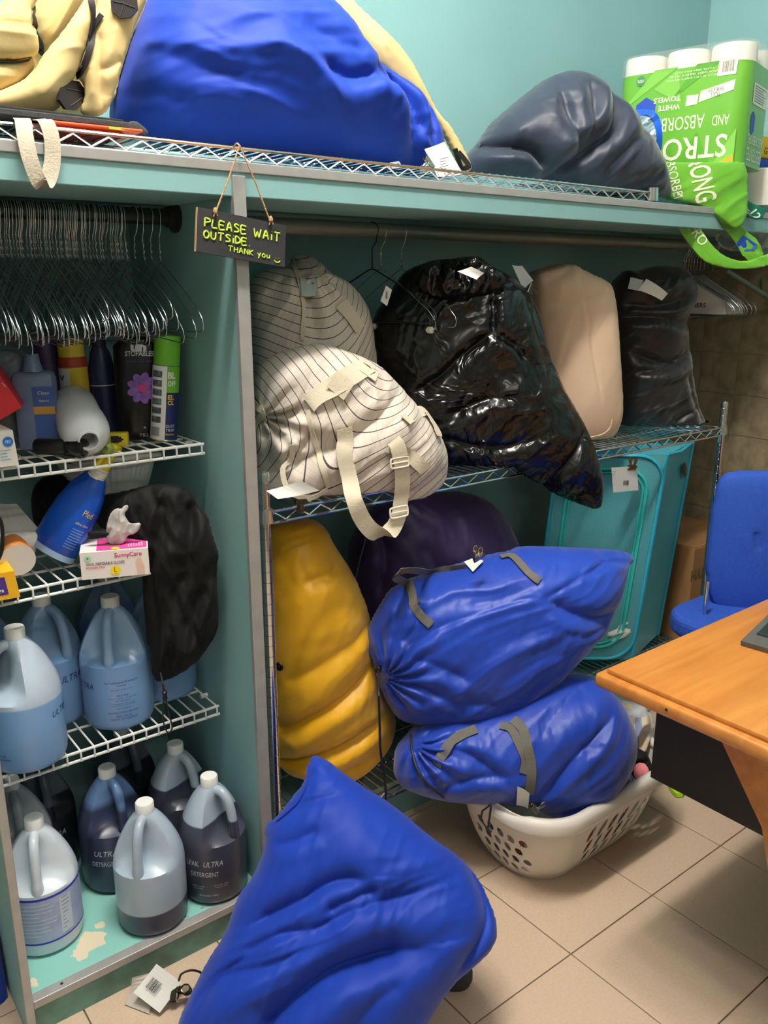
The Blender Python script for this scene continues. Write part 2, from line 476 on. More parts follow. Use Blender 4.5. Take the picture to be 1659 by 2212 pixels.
n1 = noise(nt, tc.outputs['Object'], 6, 6); r1 = ramp(nt, n1.outputs['Fac'], 0.72, 0.735, (0,0,0,1), (1,1,1,1))
n2 = noise(nt, tc.outputs['Object'], 90, 3); r2 = ramp(nt, n2.outputs['Fac'], 0.66, 0.72, (0,0,0,1), (1,1,1,1))
c_ = mix(nt, r1.outputs[0], srgb((138,196,186)), srgb((226,214,186)))
for (qx, qy, qr) in ((0.435,1.622,0.030),(0.405,1.600,0.018),(0.300,1.585,0.012),(0.47,1.66,0.012)):
    vd = nt.nodes.new('ShaderNodeVectorMath'); vd.operation = 'DISTANCE'; vd.inputs[1].default_value = (qx,qy,0.0845); nt.links.new(tc.outputs['Object'], vd.inputs[0])
    nz = noise(nt, tc.outputs['Object'], 45, 4); ma = nt.nodes.new('ShaderNodeMath'); ma.operation = 'MULTIPLY_ADD'; ma.inputs[1].default_value = 0.05; nt.links.new(nz.outputs[0], ma.inputs[0]); nt.links.new(vd.outputs['Value'], ma.inputs[2])
    lt = nt.nodes.new('ShaderNodeMath'); lt.operation = 'LESS_THAN'; lt.inputs[1].default_value = qr+0.024; nt.links.new(ma.outputs[0], lt.inputs[0])
    c_ = mix(nt, lt.outputs[0], c_, srgb((226,212,184)))
n3 = noise(nt, tc.outputs['Object'], 5, 2); r3 = ramp(nt, n3.outputs[0], 0.45, 0.62, (0,0,0,1), (1,1,1,1)); mm = nt.nodes.new('ShaderNodeMath'); mm.operation = 'MULTIPLY'; nt.links.new(r2.outputs[0], mm.inputs[0]); nt.links.new(r3.outputs[0], mm.inputs[1])
c_ = mix(nt, mm.outputs[0], c_, srgb((90,84,66))); nt.links.new(c_, b.inputs['Base Color'])
mb = MB(); mb.box((0.2835,FY+0.004,0.062), (0.821,YB-0.002,0.0845)); mb.build('base_shelf', M_base, clo)
mb = MB(); mb.box((0.284,FY+0.006,0.0), (0.8205,FY+0.02,0.066)); mb.build('kick_board', mat('scuffed_teal_paint', (112,158,146), 0.6, c2=(84,112,100), vscale=14, detail=8), clo)
mb = MB(); mb.box((0.2838,FY-0.003,0.068), (0.8203,FY+0.022,0.0865), bev=0.0015); mb.build('metal_edge', M_alu, clo)
mb = MB(); mb.lathe([(0.0035,0),(0.003,0.0008)], 10, Matrix.Translation((0.345,FY+0.011,0.0865))); mb.build('screw', M_dark, clo)
# platform in the right bay
mb = MB(); mb.box((0.847,1.65,0.0), (XR-0.01,YB-0.002,0.12)); mb.build('base_platform', M_teal, clo)

# clothes rods
def rod(x0, x1, z, label, m, flange_at, r_=0.0165):
    t = thing('clothes_rod', ((x0+x1)/2, 1.79, z), label, 'rod')
    mb = MB(); mb.tube([(x0,1.79,z),(x1,1.79,z)], r_, 16); mb.build('tube', m, t, True)
    for x, s in flange_at:
        mb = MB(); mb.lathe([(0.032,0),(0.032,0.006),(0.021,0.010),(0.021,0.022)], 20, along((x,1.79,z), (s,0,0))); mb.build('flange', M_dark, t, True)
rod(0.2835, 0.8215, 1.637, 'dark clothes rod under the top board carrying the row of wire hangers', M_dark, [(0.8215,-1),(0.2830,1)])
rod(0.8465, XR-0.001, 1.63, 'long grey steel clothes rod above the laundry bags', M_rod, [(0.8465,1),(XR-0.001,-1)], 0.0185)

# ------------------------------------------------------------------ chrome wire shelves
def wire_shelf(x0, x1, y0, y1, z, parent, pitch=0.0615, wires=0.0254, h=0.026, supports=3):
    """chrome deck: truss round the rim, cross wires on top; z = top of the upper rail"""
    def truss(P, Q, nm):
        P, Q = Vector(P), Vector(Q); L = (Q-P).length; d = (Q-P)/L
        mb = MB(); mb.tube([P,Q], 0.0032, 6); mb.tube([P-Vector((0,0,h)), Q-Vector((0,0,h))], 0.0032, 6); mb.build(nm+'_rail', M_chrome, parent, True)
        n = max(2, int(round(L/pitch*2))); pts = []
        for i in range(n+1):
            pts.append(P+d*(L*i/n)-Vector((0,0,h-0.004 if i % 2 else 0.004)))
        mb = MB(); mb.tube(pts, 0.0022, 5); mb.build(nm+'_zigzag', M_chrome, parent, False)
    zz = z-0.0032
    truss((x0,y0,zz), (x1,y0,zz), 'front'); truss((x0,y1,zz), (x1,y1,zz), 'rear')
    truss((x0,y0,zz), (x0,y1,zz), 'side'); truss((x1,y0,zz), (x1,y1,zz), 'side')
    mb = MB(); n = int((x1-x0)/wires)
    for i in range(1, n):
        x = x0+(x1-x0)*i/n
        mb.tube([(x,y0,zz+0.003),(x,y1,zz+0.003)], 0.0017, 4)
    mb.build('deck_wires', M_chrome, parent, True)
    mb = MB()
    for k in range(supports):
        y = y0+(y1-y0)*(k+1)/(supports+1); mb.tube([(x0,y,zz-0.003),(x1,y,zz-0.003)], 0.003, 6)
    mb.build('support_wires', M_chrome, parent, True)
def sleeve(x, y, z, parent, h=0.03):
    mb = MB(); mb.lathe([(0.0165,-h/2),(0.0195,-h/2),(0.0175,h/2),(0.0165,h/2)], 16, Matrix.Translation((x,y,z))); mb.build('corner_sleeve', M_chrome, parent, True)

rk = thing('chrome_shelving_rack', (1.77, 1.76, 0), 'freestanding chrome wire rack with two decks crammed with laundry bags', 'shelving')
RX0, RX1, RY0, RY1 = 0.876, 2.69, 1.548, 1.99
for x in (RX0, RX1):
    for y in (RY0, RY1):
        prof = [(0.0,0.0),(0.0125,0.0)]; z = 0.02
        while z < 1.10:
            prof += [(0.0125,z-0.0015),(0.0112,z-0.001),(0.0112,z+0.001),(0.0125,z+0.0015)]; z += 0.0254
        prof += [(0.0125,1.104),(0.011,1.108),(0.0,1.108)]
        mb = MB(); mb.lathe(prof, 14, Matrix.Translation((x,y,0)), False, False); po = mb.build('post', M_chrome, rk, True)
        sleeve(x, y, 1.01, rk); sleeve(x, y, 0.185, rk)
wire_shelf(RX0+0.018, RX1-0.018, RY0-0.008, RY1+0.008, 1.022, rk)
wire_shelf(RX0+0.018, RX1-0.018, RY0-0.008, RY1+0.008, 0.197, rk)
tsh = thing('chrome_wire_shelf', (1.26, 1.75, 1.724), 'chrome wire shelf lying on top of the closet under the large bags', 'shelf')
wire_shelf(0.345, 2.165, FY+0.012, FY+0.46, 1.753, tsh)
for x in (0.333, 2.178):
    for y in (FY+0.016, FY+0.456): sleeve(x, y, 1.745, tsh, 0.036)

# white vinyl wire shelves in the left bay
def vinyl_shelf(z, label, dz=0.0):
    t = thing('white_wire_shelf', (0.55, 1.84, z), label, 'shelf', 'white wire shelves of the left bay')
    y0, y1 = 1.69, 2.03; x0, x1 = 0.29, 0.808
    mb = MB(); mb.tube([(x0,y0,z),(x1,y0,z)], 0.0034, 8); mb.tube([(x0,y0,z-0.021),(x1+0.001,y0,z-0.021)], 0.0034, 8); mb.build('front_rail', M_whitewire, t, True)
    mb = MB()
    for y in (y0+0.11, y0+0.22, y1): mb.tube([(x0,y,z-0.005),(x1,y,z-0.005)], 0.003, 6)
    mb.build('support_wires', M_whitewire, t, True)
    mb = MB(); n = 17
    for i in range(n+1):
        x = x1-0.006-(x1-x0-0.012)*i/n
        mb.tube([(x,y1,z+0.001),(x,y0+0.004,z+0.002),(x,y0-0.0035,z),(x,y0-0.003,z-0.023)], 0.0021, 5)
    mb.build('cross_wires', M_whitewire, t, True)
    mb = MB()
    for y in (y0+0.09,):
        mb.tube([(x1-0.004,y,z-0.012),(x1+0.0135,y,z-0.012)], 0.006, 10)
    mb.build('wall_clip', M_whitewire, t, True)
vinyl_shelf(1.156, 'upper white wire shelf crowded with spray cans and bottles')
vinyl_shelf(0.905, 'middle white wire shelf holding the glove box and blue spray bottle')
vinyl_shelf(0.513, 'lower white wire shelf holding gallon jugs of pale blue liquid')
# ------------------------------------------------------------------ fabrics
def nylon(name, c, c2, rough=0.36, bump=0.12, bscale=35, sheen=0.25, spec=0.45, crinkle=0.28):
    m = mat(name, c, rough, c2=c2, vscale=3.0, bump=bump, bscale=bscale, sheen=sheen, spec=spec)
    nt = m.node_tree; bp0 = [q for q in nt.nodes if q.type == 'BUMP'][0]; tcn = nt.nodes['Texture Coordinate']
    rg = noise(nt, tcn.outputs['Object'], 6.5, 3); rg.noise_type = 'RIDGED_MULTIFRACTAL'; rg.inputs['Distortion'].default_value = 1.2
    b2 = nt.nodes.new('ShaderNodeBump'); b2.inputs['Strength'].default_value = crinkle; b2.inputs['Distance'].default_value = 0.012
    nt.links.new(rg.outputs[0], b2.inputs['Height']); nt.links.new(b2.outputs[0], bp0.inputs['Normal'])
    return m
M_blue = nylon('royal_blue_nylon', (18,62,172), (15,54,158), rough=0.45, spec=0.35)
M_blue2 = nylon('bright_blue_cotton', (15,58,168), (12,50,154), rough=0.6, sheen=0.1, bump=0.06, spec=0.25, crinkle=0.14)
M_navy = nylon('navy_satin', (44,54,74), (34,42,60), rough=0.48, spec=0.35)
M_yellow = nylon('yellow_nylon', (236,176,16), (226,164,10), rough=0.45)
M_purple = nylon('dark_purple_nylon', (58,36,92), (46,28,76), rough=0.55)
M_blackn = nylon('black_nylon', (24,23,26), (18,17,20), rough=0.38)
M_blackc = nylon('black_cloth', (15,15,16), (11,11,12), rough=0.7, spec=0.25, sheen=0.03)
M_creamc = mat('cream_canvas', (214,186,160), 0.85, c2=(206,176,150), vscale=5, bump=0.1, bscale=250)
M_ycream = mat('pale_yellow_fabric', (218,194,136), 0.75, c2=(210,184,126), vscale=4, bump=0.06, bscale=120)
M_web = mat('cream_webbing', (206,194,172), 0.85, bump=0.25, bscale=300)
M_gweb = mat('grey_webbing', (96,92,86), 0.75, bump=0.25, bscale=300)
M_black = mat('black_binding', (26,22,24), 0.6)
M_paper = mat('white_paper', (222,220,216), 0.8)
M_print = mat('black_print', (40,40,44), 0.8)
M_grey = mat('charcoal_fabric', (52,52,54), 0.8, bump=0.2, bscale=200)
# trash-bag plastic: glossy black film with crumpled relief
M_trash = mat('black_bin_liner', (10,10,12), 0.24, spec=0.5)
nt = M_trash.node_tree; b = nt.nodes['Principled BSDF']; tc = nt.nodes['Texture Coordinate']
n1 = noise(nt, tc.outputs['Object'], 7, 2); n1.inputs['Distortion'].default_value = 1.5
vo = nt.nodes.new('ShaderNodeTexVoronoi'); vo.inputs['Scale'].default_value = 6; vo.feature = 'SMOOTH_F1'; vo.inputs['Smoothness'].default_value = 0.3
vm = nt.nodes.new('ShaderNodeVectorMath'); vm.operation = 'MULTIPLY_ADD'; vm.inputs[1].default_value = (0.25,0.25,0.25)
nt.links.new(n1.outputs['Color'], vm.inputs[0]); nt.links.new(tc.outputs['Object'], vm.inputs[2]); nt.links.new(vm.outputs[0], vo.inputs['Vector'])
bp = nt.nodes.new('ShaderNodeBump'); bp.inputs['Strength'].default_value = 0.22; bp.inputs['Distance'].default_value = 0.03
nr = noise(nt, vm.outputs[0], 9, 3); nr.noise_type = 'RIDGED_MULTIFRACTAL'; nr.inputs['Distortion'].default_value = 0.8
b2p = nt.nodes.new('ShaderNodeBump'); b2p.inputs['Strength'].default_value = 0.6; b2p.inputs['Distance'].default_value = 0.02; nt.links.new(nr.outputs[0], b2p.inputs['Height'])
nt.links.new(vo.outputs['Distance'], bp.inputs['Height']); nt.links.new(b2p.outputs[0], bp.inputs['Normal']); nt.links.new(bp.outputs[0], b.inputs['Normal'])
# ticking stripe: thin dark lines one way, faint grey lines the other (fabric coordinates)
def stripe_mat(name, base, line):
    m = bpy.data.materials.new(name); m.use_nodes = True; nt = m.node_tree; b = nt.nodes['Principled BSDF']
    b.inputs['Roughness'].default_value = 0.85; b.inputs['Sheen Weight'].default_value = 0.1
    uv = nt.nodes.new('ShaderNodeUVMap'); sp = nt.nodes.new('ShaderNodeSeparateXYZ'); nt.links.new(uv.outputs[0], sp.inputs[0])
    def line_fac(sock, period, w):
        d = nt.nodes.new('ShaderNodeMath'); d.operation = 'DIVIDE'; nt.links.new(sock, d.inputs[0]); d.inputs[1].default_value = period
        f = nt.nodes.new('ShaderNodeMath'); f.operation = 'FRACT'; nt.links.new(d.outputs[0], f.inputs[0])
        s = nt.nodes.new('ShaderNodeMath'); s.operation = 'LESS_THAN'; nt.links.new(f.outputs[0], s.inputs[0]); s.inputs[1].default_value = w
        return s.outputs[0]
    c = mix(nt, line_fac(sp.outputs[1], 0.012, 0.10), srgb(base), srgb(tuple(int(x*0.93) for x in base)))
    c = mix(nt, line_fac(sp.outputs[0], 0.0205, 0.085), c, srgb(line))
    nt.links.new(c, b.inputs['Base Color'])
    tcn = nt.nodes.new('ShaderNodeTexCoord'); n = noise(nt, tcn.outputs['Object'], 40, 3)
    bp = nt.nodes.new('ShaderNodeBump'); bp.inputs['Strength'].default_value = 0.15; bp.inputs['Distance'].default_value = 0.01
    nt.links.new(n.outputs[0], bp.inputs['Height']); nt.links.new(bp.outputs[0], b.inputs['Normal'])
    return m
M_stripe = stripe_mat('pinstriped_cotton', (206,194,182), (60,52,60))

def sheet(name, corners, m, parent=None, bend=0.0, thick=0.0006, n=8):
    """paper: four corners TL TR BR BL, bowed by bend along its normal"""
    a, b_, c, d = [Vector(q) for q in corners]; nn = (b_-a).cross(d-a).normalized(); v = []; f = []
    for s in (0, 1):
        for i in range(n+1):
            for j in range(2):
                u = i/n; p = (a.lerp(b_, u) if j == 0 else d.lerp(c, u))+nn*(bend*math.sin(u*math.pi)+s*thick); v.append(p)
    k = 2*(n+1)
    for i in range(n):
        f.append((2*i,2*i+1,2*i+3,2*i+2)); f.append((k+2*i,k+2*i+2,k+2*i+3,k+2*i+1))
        f.append((2*i,2*i+2,k+2*i+2,k+2*i)); f.append((2*i+1,k+2*i+1,k+2*i+3,2*i+3))
    f += [(0,k,k+1,1),(2*n,2*n+1,k+2*n+1,k+2*n)]
    return meshobj(name, v, f, m, parent, False)
def barcode(parent, o, ex, ey, w_, h_, seed=1, m=None):
    """printed bars as flat strips"""
    r = random.Random(seed); mb = MB(); x = -w_/2; ex = Vector(ex).normalized(); ey = Vector(ey).normalized(); n = ex.cross(ey)*0.0007
    while x < w_/2:
        bw = w_*r.choice((0.02, 0.035, 0.05))
        p = Vector(o)+n
        mb.add([p+ex*x-ey*h_/2, p+ex*(x+bw)-ey*h_/2, p+ex*(x+bw)+ey*h_/2, p+ex*x+ey*h_/2], [(0,1,2,3)])
        x += bw+w_*r.choice((0.02, 0.03, 0.045))
    return mb.build('printed_barcode', m or M_print, parent)
def print_lines(parent, o, ex, ey, w_, n, dy, h_=0.0012, seed=1, m=None, name='printed_lines', ragged=0.5):
    r = random.Random(seed); mb = MB(); ex = Vector(ex).normalized(); ey = Vector(ey).normalized(); nn = ex.cross(ey)*0.0008
    for i in range(n):
        L = w_*(1-ragged*r.random()); p = Vector(o)-ey*(i*dy)+nn
        mb.add([p, p+ex*L, p+ex*L+ey*h_, p+ey*h_], [(0,1,2,3)])
    return mb.build(name, m or M_print, parent)
def bulldog(name, o, jaw, out, label, s=1.0, m=None):
    """bulldog clip: o = jaw centre, jaw = direction of the jaw bar, out = direction from jaw to handles"""
    m = m or M_clip
    t = thing(name, o, label, 'clip'); jaw = Vector(jaw).normalized(); out = Vector(out); out = (out-jaw*out.dot(jaw)).normalized(); nn = jaw.cross(out)
    M = Matrix(((jaw.x,out.x,nn.x,o[0]),(jaw.y,out.y,nn.y,o[1]),(jaw.z,out.z,nn.z,o[2]),(0,0,0,1)))
    for sg in (-1, 1):
        mb = MB(); poly = [Vector((-0.018*s,-0.002*s,0.0008*sg)),Vector((-0.018*s,0.010*s,0.005*sg*s)),Vector((-0.018*s,0.012*s,0.005*sg*s)),Vector((-0.018*s,0.0*s,0.0030*sg))]
        mb.prism([M @ q for q in poly], (0,0,0), jaw*0.036*s); mb.build('jaw', m, t)
        mb = MB(); pts = []
        for k in range(17):
            a = math.pi*(k/16.0)*1.9-math.pi*0.95
            pts.append(M @ Vector((math.sin(a)*0.007*s, (0.027+math.cos(a)*0.008)*s, (0.006+0.003)*sg*s)))
        mb.tube(pts, 0.0016*s, 6); mb.tube([M @ Vector((-0.003*s,0.010*s,0.005*sg*s)), M @ Vector((-0.003*s,0.020*s,0.0085*sg*s))], 0.0022*s, 6)
        mb.tube([M @ Vector((0.003*s,0.010*s,0.005*sg*s)), M @ Vector((0.003*s,0.020*s,0.0085*sg*s))], 0.0022*s, 6)
        mb.lathe([(0.0,-0.0006),(0.0075*s,-0.0006),(0.0078*s,0.0),(0.0075*s,0.0006),(0.0,0.0006)], 14, M @ Matrix.Translation((0,0.027*s,0.009*sg*s)), False, False)
        mb.build('handle', m, t, True)
    mb = MB(); mb.tube([M @ Vector((-0.012*s,0.011*s,0)), M @ Vector((0.012*s,0.011*s,0))], 0.0036*s, 10); mb.build('spring', m, t, True)
    return t
M_clip = mat('clip_steel', (196,186,172), 0.25, 1.0)
M_clipd = mat('dark_clip_steel', (92,84,72), 0.3, 1.0)

# ------------------------------------------------------------------ big bags on top of the closet
ZT = 1.7535
o = tag(bag('laundry_bag', [(232,246),(256,150),(286,60),(308,-10),(400,-60),(520,-75),(620,-45),(700,5),(755,72),(805,134),(860,178),(915,217),(945,290),(955,350),(925,376),(800,366),(700,352),(600,340),(480,324),(380,312),(300,300),(245,280)],
    1.79, 0.20, 0.20, M_blue2, nyaw=14, amp=0.022, fold=(math.radians(-28),0.35,0.12), seed=3, zmin=ZT, N=130, amp2=0.006, fine=0.05,
    creases=[([(640,170),(700,200),(770,190),(800,215)],0.028,0.02),([(745,90),(770,110),(800,150),(832,205),(850,280),(870,350)],0.05,0.02),([(815,165),(850,230),(880,300)],0.032,0.014),([(760,160),(800,190),(825,215)],0.04,0.018),([(600,90),(680,130),(760,150)],0.012,0.025),([(300,130),(400,180),(500,200)],0.012,0.03),
             ([(250,225),(330,230),(420,265),(520,280)],0.014,0.022),([(380,80),(450,140),(560,170)],0.01,0.03),([(880,190),(905,240),(900,320)],0.03,0.013)]),
    'huge royal blue cloth bag on top of the closet beside the cream fabric', 'bag')
BV_top = bvh_of(o)
o = tag(bag('laundry_bag', [(1000,345),(1024,322),(1042,300),(1068,262),(1117,220),(1173,174),(1203,159),(1232,156),(1264,166),(1292,184),(1325,218),(1362,269),(1394,310),(1412,342),(1432,386),(1440,415),(1436,448),(1413,452),(1300,430),(1200,414),(1100,400),(1005,388)],
    1.74, 0.17, 0.19, M_navy, nyaw=22, amp=0.018, fold=(math.radians(40),0.3,0.09), seed=8, zmin=ZT, N=120, amp2=0.004,
    creases=[([(1292,186),(1285,240),(1265,300),(1210,345),(1150,392)],0.05,0.022),([(1020,318),(1060,326),(1110,338),(1150,378)],0.05,0.016),([(1360,290),(1300,330),(1250,380)],0.014,0.02),
             ([(1175,215),(1180,280),(1205,345)],0.022,0.02),([(1235,190),(1225,260),(1215,320)],0.018,0.018),([(1400,380),(1340,400),(1280,420)],0.012,0.015)]),
    'dark navy satin laundry bag slumped on top of the closet', 'bag')
# cream quilted fabric carrier at the far left
cf = thing('fabric_carrier', ay(130,240,1.72), 'pale yellow mesh fabric carrier with black bindings at the top left corner', 'carrier')
def part(name, outline, Y, tf, tb, m, parent, **kw):
    o = bag(name, outline, Y, tf, tb, m, parent, **kw); return o
pb = part('back_panel', [(-60,60),(20,-10),(120,-60),(300,-60),(330,0),(290,70),(262,150),(240,252),(-60,250)], 1.86, 0.03, 0.03, M_ycream, cf, nyaw=14, zmin=ZT, p=0.3, amp=0.01, N=60)
p1_ = part('quilted_panel', [(330,-60),(318,0),(306,24),(288,68),(267,133),(249,195),(229,252),(166,250),(185,209),(179,179),(165,167),(179,135),(193,95),(209,50),(217,34),(239,10),(245,-60)], 1.70, 0.028, 0.03, M_ycream, cf, nyaw=20, zmin=ZT, p=0.3,
          amp=0.008, fold=(1.2,0.12,0.05), creases=[([(214,75),(214,140),(220,230)],0.008,0.008),([(214,158),(240,150),(266,132)],0.006,0.008)], N=90)
p2_ = part('mesh_panel', [(-60,215),(0,199),(60,172),(95,117),(129,78),(165,28),(199,-30),(215,-20),(205,30),(191,90),(179,123),(163,167),(139,199),(125,250),(-60,250)], 1.73, 0.055, 0.03, M_ycream, cf, nyaw=14, zmin=ZT, amp=0.02, fold=(math.radians(48),0.3,0.07), seed=5, N=90)
p3_ = part('side_panel', [(-60,70),(0,28),(24,2),(60,-50),(110,-50),(80,0),(66,30),(78,66),(86,100),(80,121),(40,130),(-60,128)], 1.72, 0.025, 0.03, M_ycream, cf, nyaw=14, amp=0.006, N=70, p=0.3)
p4_ = part('inner_panel', [(70,40),(100,-50),(210,-50),(200,0),(170,40),(130,90),(105,120),(92,130),(80,70)], 1.78, 0.03, 0.02, M_ycream, cf, nyaw=14, amp=0.02, fold=(1.0,0.2,0.05), N=60)
p5_ = part('lower_panel', [(-60,130),(40,130),(80,122),(70,160),(40,185),(0,205),(-60,220)], 1.75, 0.03, 0.02, M_ycream, cf, nyaw=14, amp=0.006, N=60)
b1, b2, b3 = bvh_of(p1_), bvh_of(p2_), bvh_of(p3_)
strap_on('binding', b1, [(222,34),(206,62),(197,100),(186,140),(170,166)], 0.012, M_black, cf, 0.004)
strap_on('binding', b2, [(196,0),(198,40),(188,92),(176,130),(162,166)], 0.012, M_black, cf, 0.004)
strap_on('binding', b3, [(84,0),(71,20),(69,40),(80,72),(86,102),(82,118)], 0.010, M_black, cf, 0.005)
strap_on('binding', b3, [(-5,127),(40,128),(78,120)], 0.007, M_black, cf, 0.005)
strap_on('binding', bvh_of(p4_), [(84,72),(92,95),(90,118)], 0.014, M_black, cf, 0.006)
M_leather = mat('black_vinyl', (44,40,42), 0.32)
def octa(cx, cy, rx, ry, bv, rot=0.3):
    c0, n0 = hit(bv, cx, cy, 0.005); dep = (c0-CAM).dot(FW); mb = MB()
    pts = []
    for k in range(8):
        a = rot+k*math.pi/4; d = ray(cx+rx*math.cos(a), cy+ry*math.sin(a)); pts.append(CAM+d*((c0-CAM).dot(n0)/d.dot(n0)))
    mb.prism(pts, n0*-0.002, n0*0.004); ob = mb.build('corner_patch', M_leather, cf)
    mb = MB()
    for k in (0, 2, 4):
        mb.tube([c0+n0*0.0045, pts[k].lerp(c0, 0.2)+n0*0.0045], 0.001, 4)
    mb.build('stitching', M_grey, ob)
octa(269, 12, 31, 30, b1); octa(153, 206, 30, 34, b1, 0.5)
# cream panel draped down behind the big blue bag
o = tag(bag('draped_fabric', [(640,-30),(740,-25),(790,35),(852,90),(889,138),(919,198),(941,239),(979,284),(1012,348),(1021,366),(1000,376),(971,316),(938,258),(905,215),(870,195),(832,165),(790,127),(745,72),(712,34),(680,10)],
    1.72, 0.03, 0.02, M_ycream, nyaw=14, amp=0.014, fold=(math.radians(-45),0.2,0.06), zmin=ZT, N=110, p=0.4), 'pale yellow fabric panel draped down along the edge of the huge blue bag', 'fabric')
bvf = bvh_of(o)
strap_on('hem', bvf, [(992,366),(1006,362),(1019,358)], 0.012, M_black, o, 0.003)
# black folded boards and orange folder on the shelf edge, far left
def board(outline, Y, t, m, name, label, cat):
    P = [ay(x, y, Y) for x, y in outline]; mb = MB(); mb.prism(P, (0,0,0), (0.0,t,0)); return tag(mb.build(name, m), label, cat)
M_orange = mat('orange_plastic', (232,84,34), 0.5); M_redp = mat('red_fabric', (206,56,40), 0.6); M_lime = mat('lime_print', (178,190,70), 0.6)
def flat(name, x0, x1, y0, y1, z, t, m, label, cat, rz=0.0):
    M = Matrix.Translation(((x0+x1)/2,(y0+y1)/2,z)) @ Matrix.Rotation(rz, 4, 'Z'); mb = MB()
    mb.box((-(x1-x0)/2,-(y1-y0)/2,0), ((x1-x0)/2,(y1-y0)/2,t), M, bev=min(t*0.35,0.002)); return tag(mb.build(name, m), label, cat)
flat('folded_cloth', 0.47, 0.635, 1.575, 1.72, 1.7535, 0.008, M_redp, 'red folded cloth squeezed under the black fabric boards', 'cloth', -0.06)
of = flat('document_folder', 0.50, 0.665, 1.56, 1.70, 1.7618, 0.005, M_orange, 'orange folder poking out below the black fabric boards', 'folder', -0.05)
mb = MB(); mb.box((0.60,1.558,1.7619),(0.64,1.5595,1.7665)); mb.build('printed_edge', M_lime, of)
flat('fabric_board', 0.20, 0.642, 1.57, 1.77, 1.7672, 0.011, M_grey, 'lower black fabric board on the wire shelf at the far left', 'board', -0.02)
flat('fabric_board', 0.18, 0.645, 1.60, 1.80, 1.7786, 0.009, mat('black_felt', (30,29,30), 0.9), 'upper black fabric board lying under the pale yellow carrier', 'board', 0.0)
fl_ = tag(bag('fabric_flap', [(262,282),(270,268),(290,258),(318,280),(322,292),(300,297)], 1.60, 0.006, 0.006, M_grey, nyaw=10, N=30, p=0.3), 'small black flap beside the huge blue bag at the shelf edge', 'cloth')
# elastic loop hung over the rail
ribbon('elastic_strap', [ay(46,256,1.545), ay(50,262,1.53), ay(54,292,1.515), ay(64,340,1.507), ay(84,392,1.507), ay(101,392,1.512), ay(113,350,1.518), ay(112,300,1.522), ay(100,264,1.53), ay(84,258,1.545)],
       Vector((1,0,0.1)), 0.026, mat('beige_elastic', (186,176,156), 0.85, bump=0.25, bscale=300))
tag(bpy.data.objects['elastic_strap'], 'cream elastic strap looped over the shelf rail at the top left', 'strap')
# ticket and clip below the big blue bag
t = tag(sheet('laundry_ticket', [ay(917,322,1.60), ay(960,306,1.60), ay(1000,376,1.585), ay(945,382,1.585)], M_paper, bend=0.006), 'crumpled white ticket clipped to the huge blue bag on top', 'ticket')
print_lines(t, ay(950,345,1.588), ay(985,335,1.588)-ay(950,345,1.588), Vector((0,0,1)), 0.03, 5, 0.006)
bulldog('bulldog_clip', ay(930,347,1.585), ay(945,368,1.585)-ay(915,322,1.585), Vector((-1,0,-0.5)), 'steel bulldog clip at the foot of the huge blue bag', 0.95)
t = tag(sheet('fabric_label', [ay(836,352,1.575), ay(862,348,1.575), ay(870,362,1.57), ay(840,366,1.57)], mat('grey_label', (150,160,158), 0.8)), 'small grey sewn label under the huge blue bag', 'label')

# ------------------------------------------------------------------ bags on the upper chrome deck
ZU = 1.0245
def stripes_front(U, V):
    w = vnoise(U*5, V*5, 3)-0.5; w2 = vnoise(U*2.2+4, V*2.2, 5)-0.5
    k = 1/(1+np.exp(-((U*0.55+(-V)*0.9)+0.03)*22))
    a1 = math.radians(33); a2 = math.radians(-55)
    s1 = -U*math.sin(a1)+V*math.cos(a1); s2 = -U*math.sin(a2)+V*math.cos(a2)
    t1 = U*math.cos(a1)+V*math.sin(a1); t2 = U*math.cos(a2)+V*math.sin(a2)
    return s1*k+s2*(1-k)+w*0.018+w2*0.03, t1*k+t2*(1-k)+w2*0.02
def rest(z, yf):
    def f(co):
        k = co[:,1] > yf; co[k,2] = np.maximum(co[k,2], z); return co
    return f
sb = bag('striped_laundry_bag', [(640,752),(689,740),(723,748),(787,772),(824,792),(868,841),(905,885),(942,929),(960,976),(957,1027),(922,1062),(837,1092),(736,1104),(652,1102),(575,1098),(548,1060),(546,950),(548,850),(556,800),(590,768)],
    1.665, 0.17, 0.17, M_stripe, nyaw=22, N=130, amp=0.016, fold=(math.radians(35),0.3,0.08), seed=12, xmin=0.853, post=rest(ZU, 1.52), uvfn=stripes_front, amp2=0.004,
    creases=[([(560,905),(610,880),(660,800),(684,748)],0.03,0.02),([(580,1000),(650,960),(720,930),(790,880),(850,830)],0.024,0.018),([(550,930),(600,920),(640,945)],0.02,0.014),([(640,870),(640,930),(600,975)],0.018,0.014),
             ([(770,1040),(860,1040),(940,1000)],0.012,0.018),([(780,920),(840,870),(880,850)],0.012,0.016)], gather=(556,890,11,0.016,0.11))
tag(sb, 'pale pinstriped laundry bag with cream webbing straps, in front on the upper chrome deck', 'bag')
bs = bvh_of(sb)
strap_on('webbing_patch', bs, [(668,872),(700,848),(740,822),(778,800),(822,778)], 0.045, M_web, sb, 0.004)
strap_on('webbing_patch', bs, [(722,850),(745,815)], 0.05, M_web, sb, 0.006)
wl = Vector((1,-0.15,0.05))
s_ = ribbon('shoulder_strap', [hit(bs,742,925,0.004)[0], hit(bs,742,945,0.012)[0], hit(bs,745,985,0.012)[0], hit(bs,752,1030,0.016)[0], ay(765,1080,1.475), ay(785,1125,1.475), ay(812,1152,1.475), ay(842,1148,1.478), ay(860,1118,1.482), ay(866,1080,1.484), hit(bs,862,1040,0.02)[0], hit(bs,858,1000,0.02)[0], hit(bs,855,962,0.012)[0], hit(bs,848,950,0.006)[0]], wl, 0.040, M_web, sb)
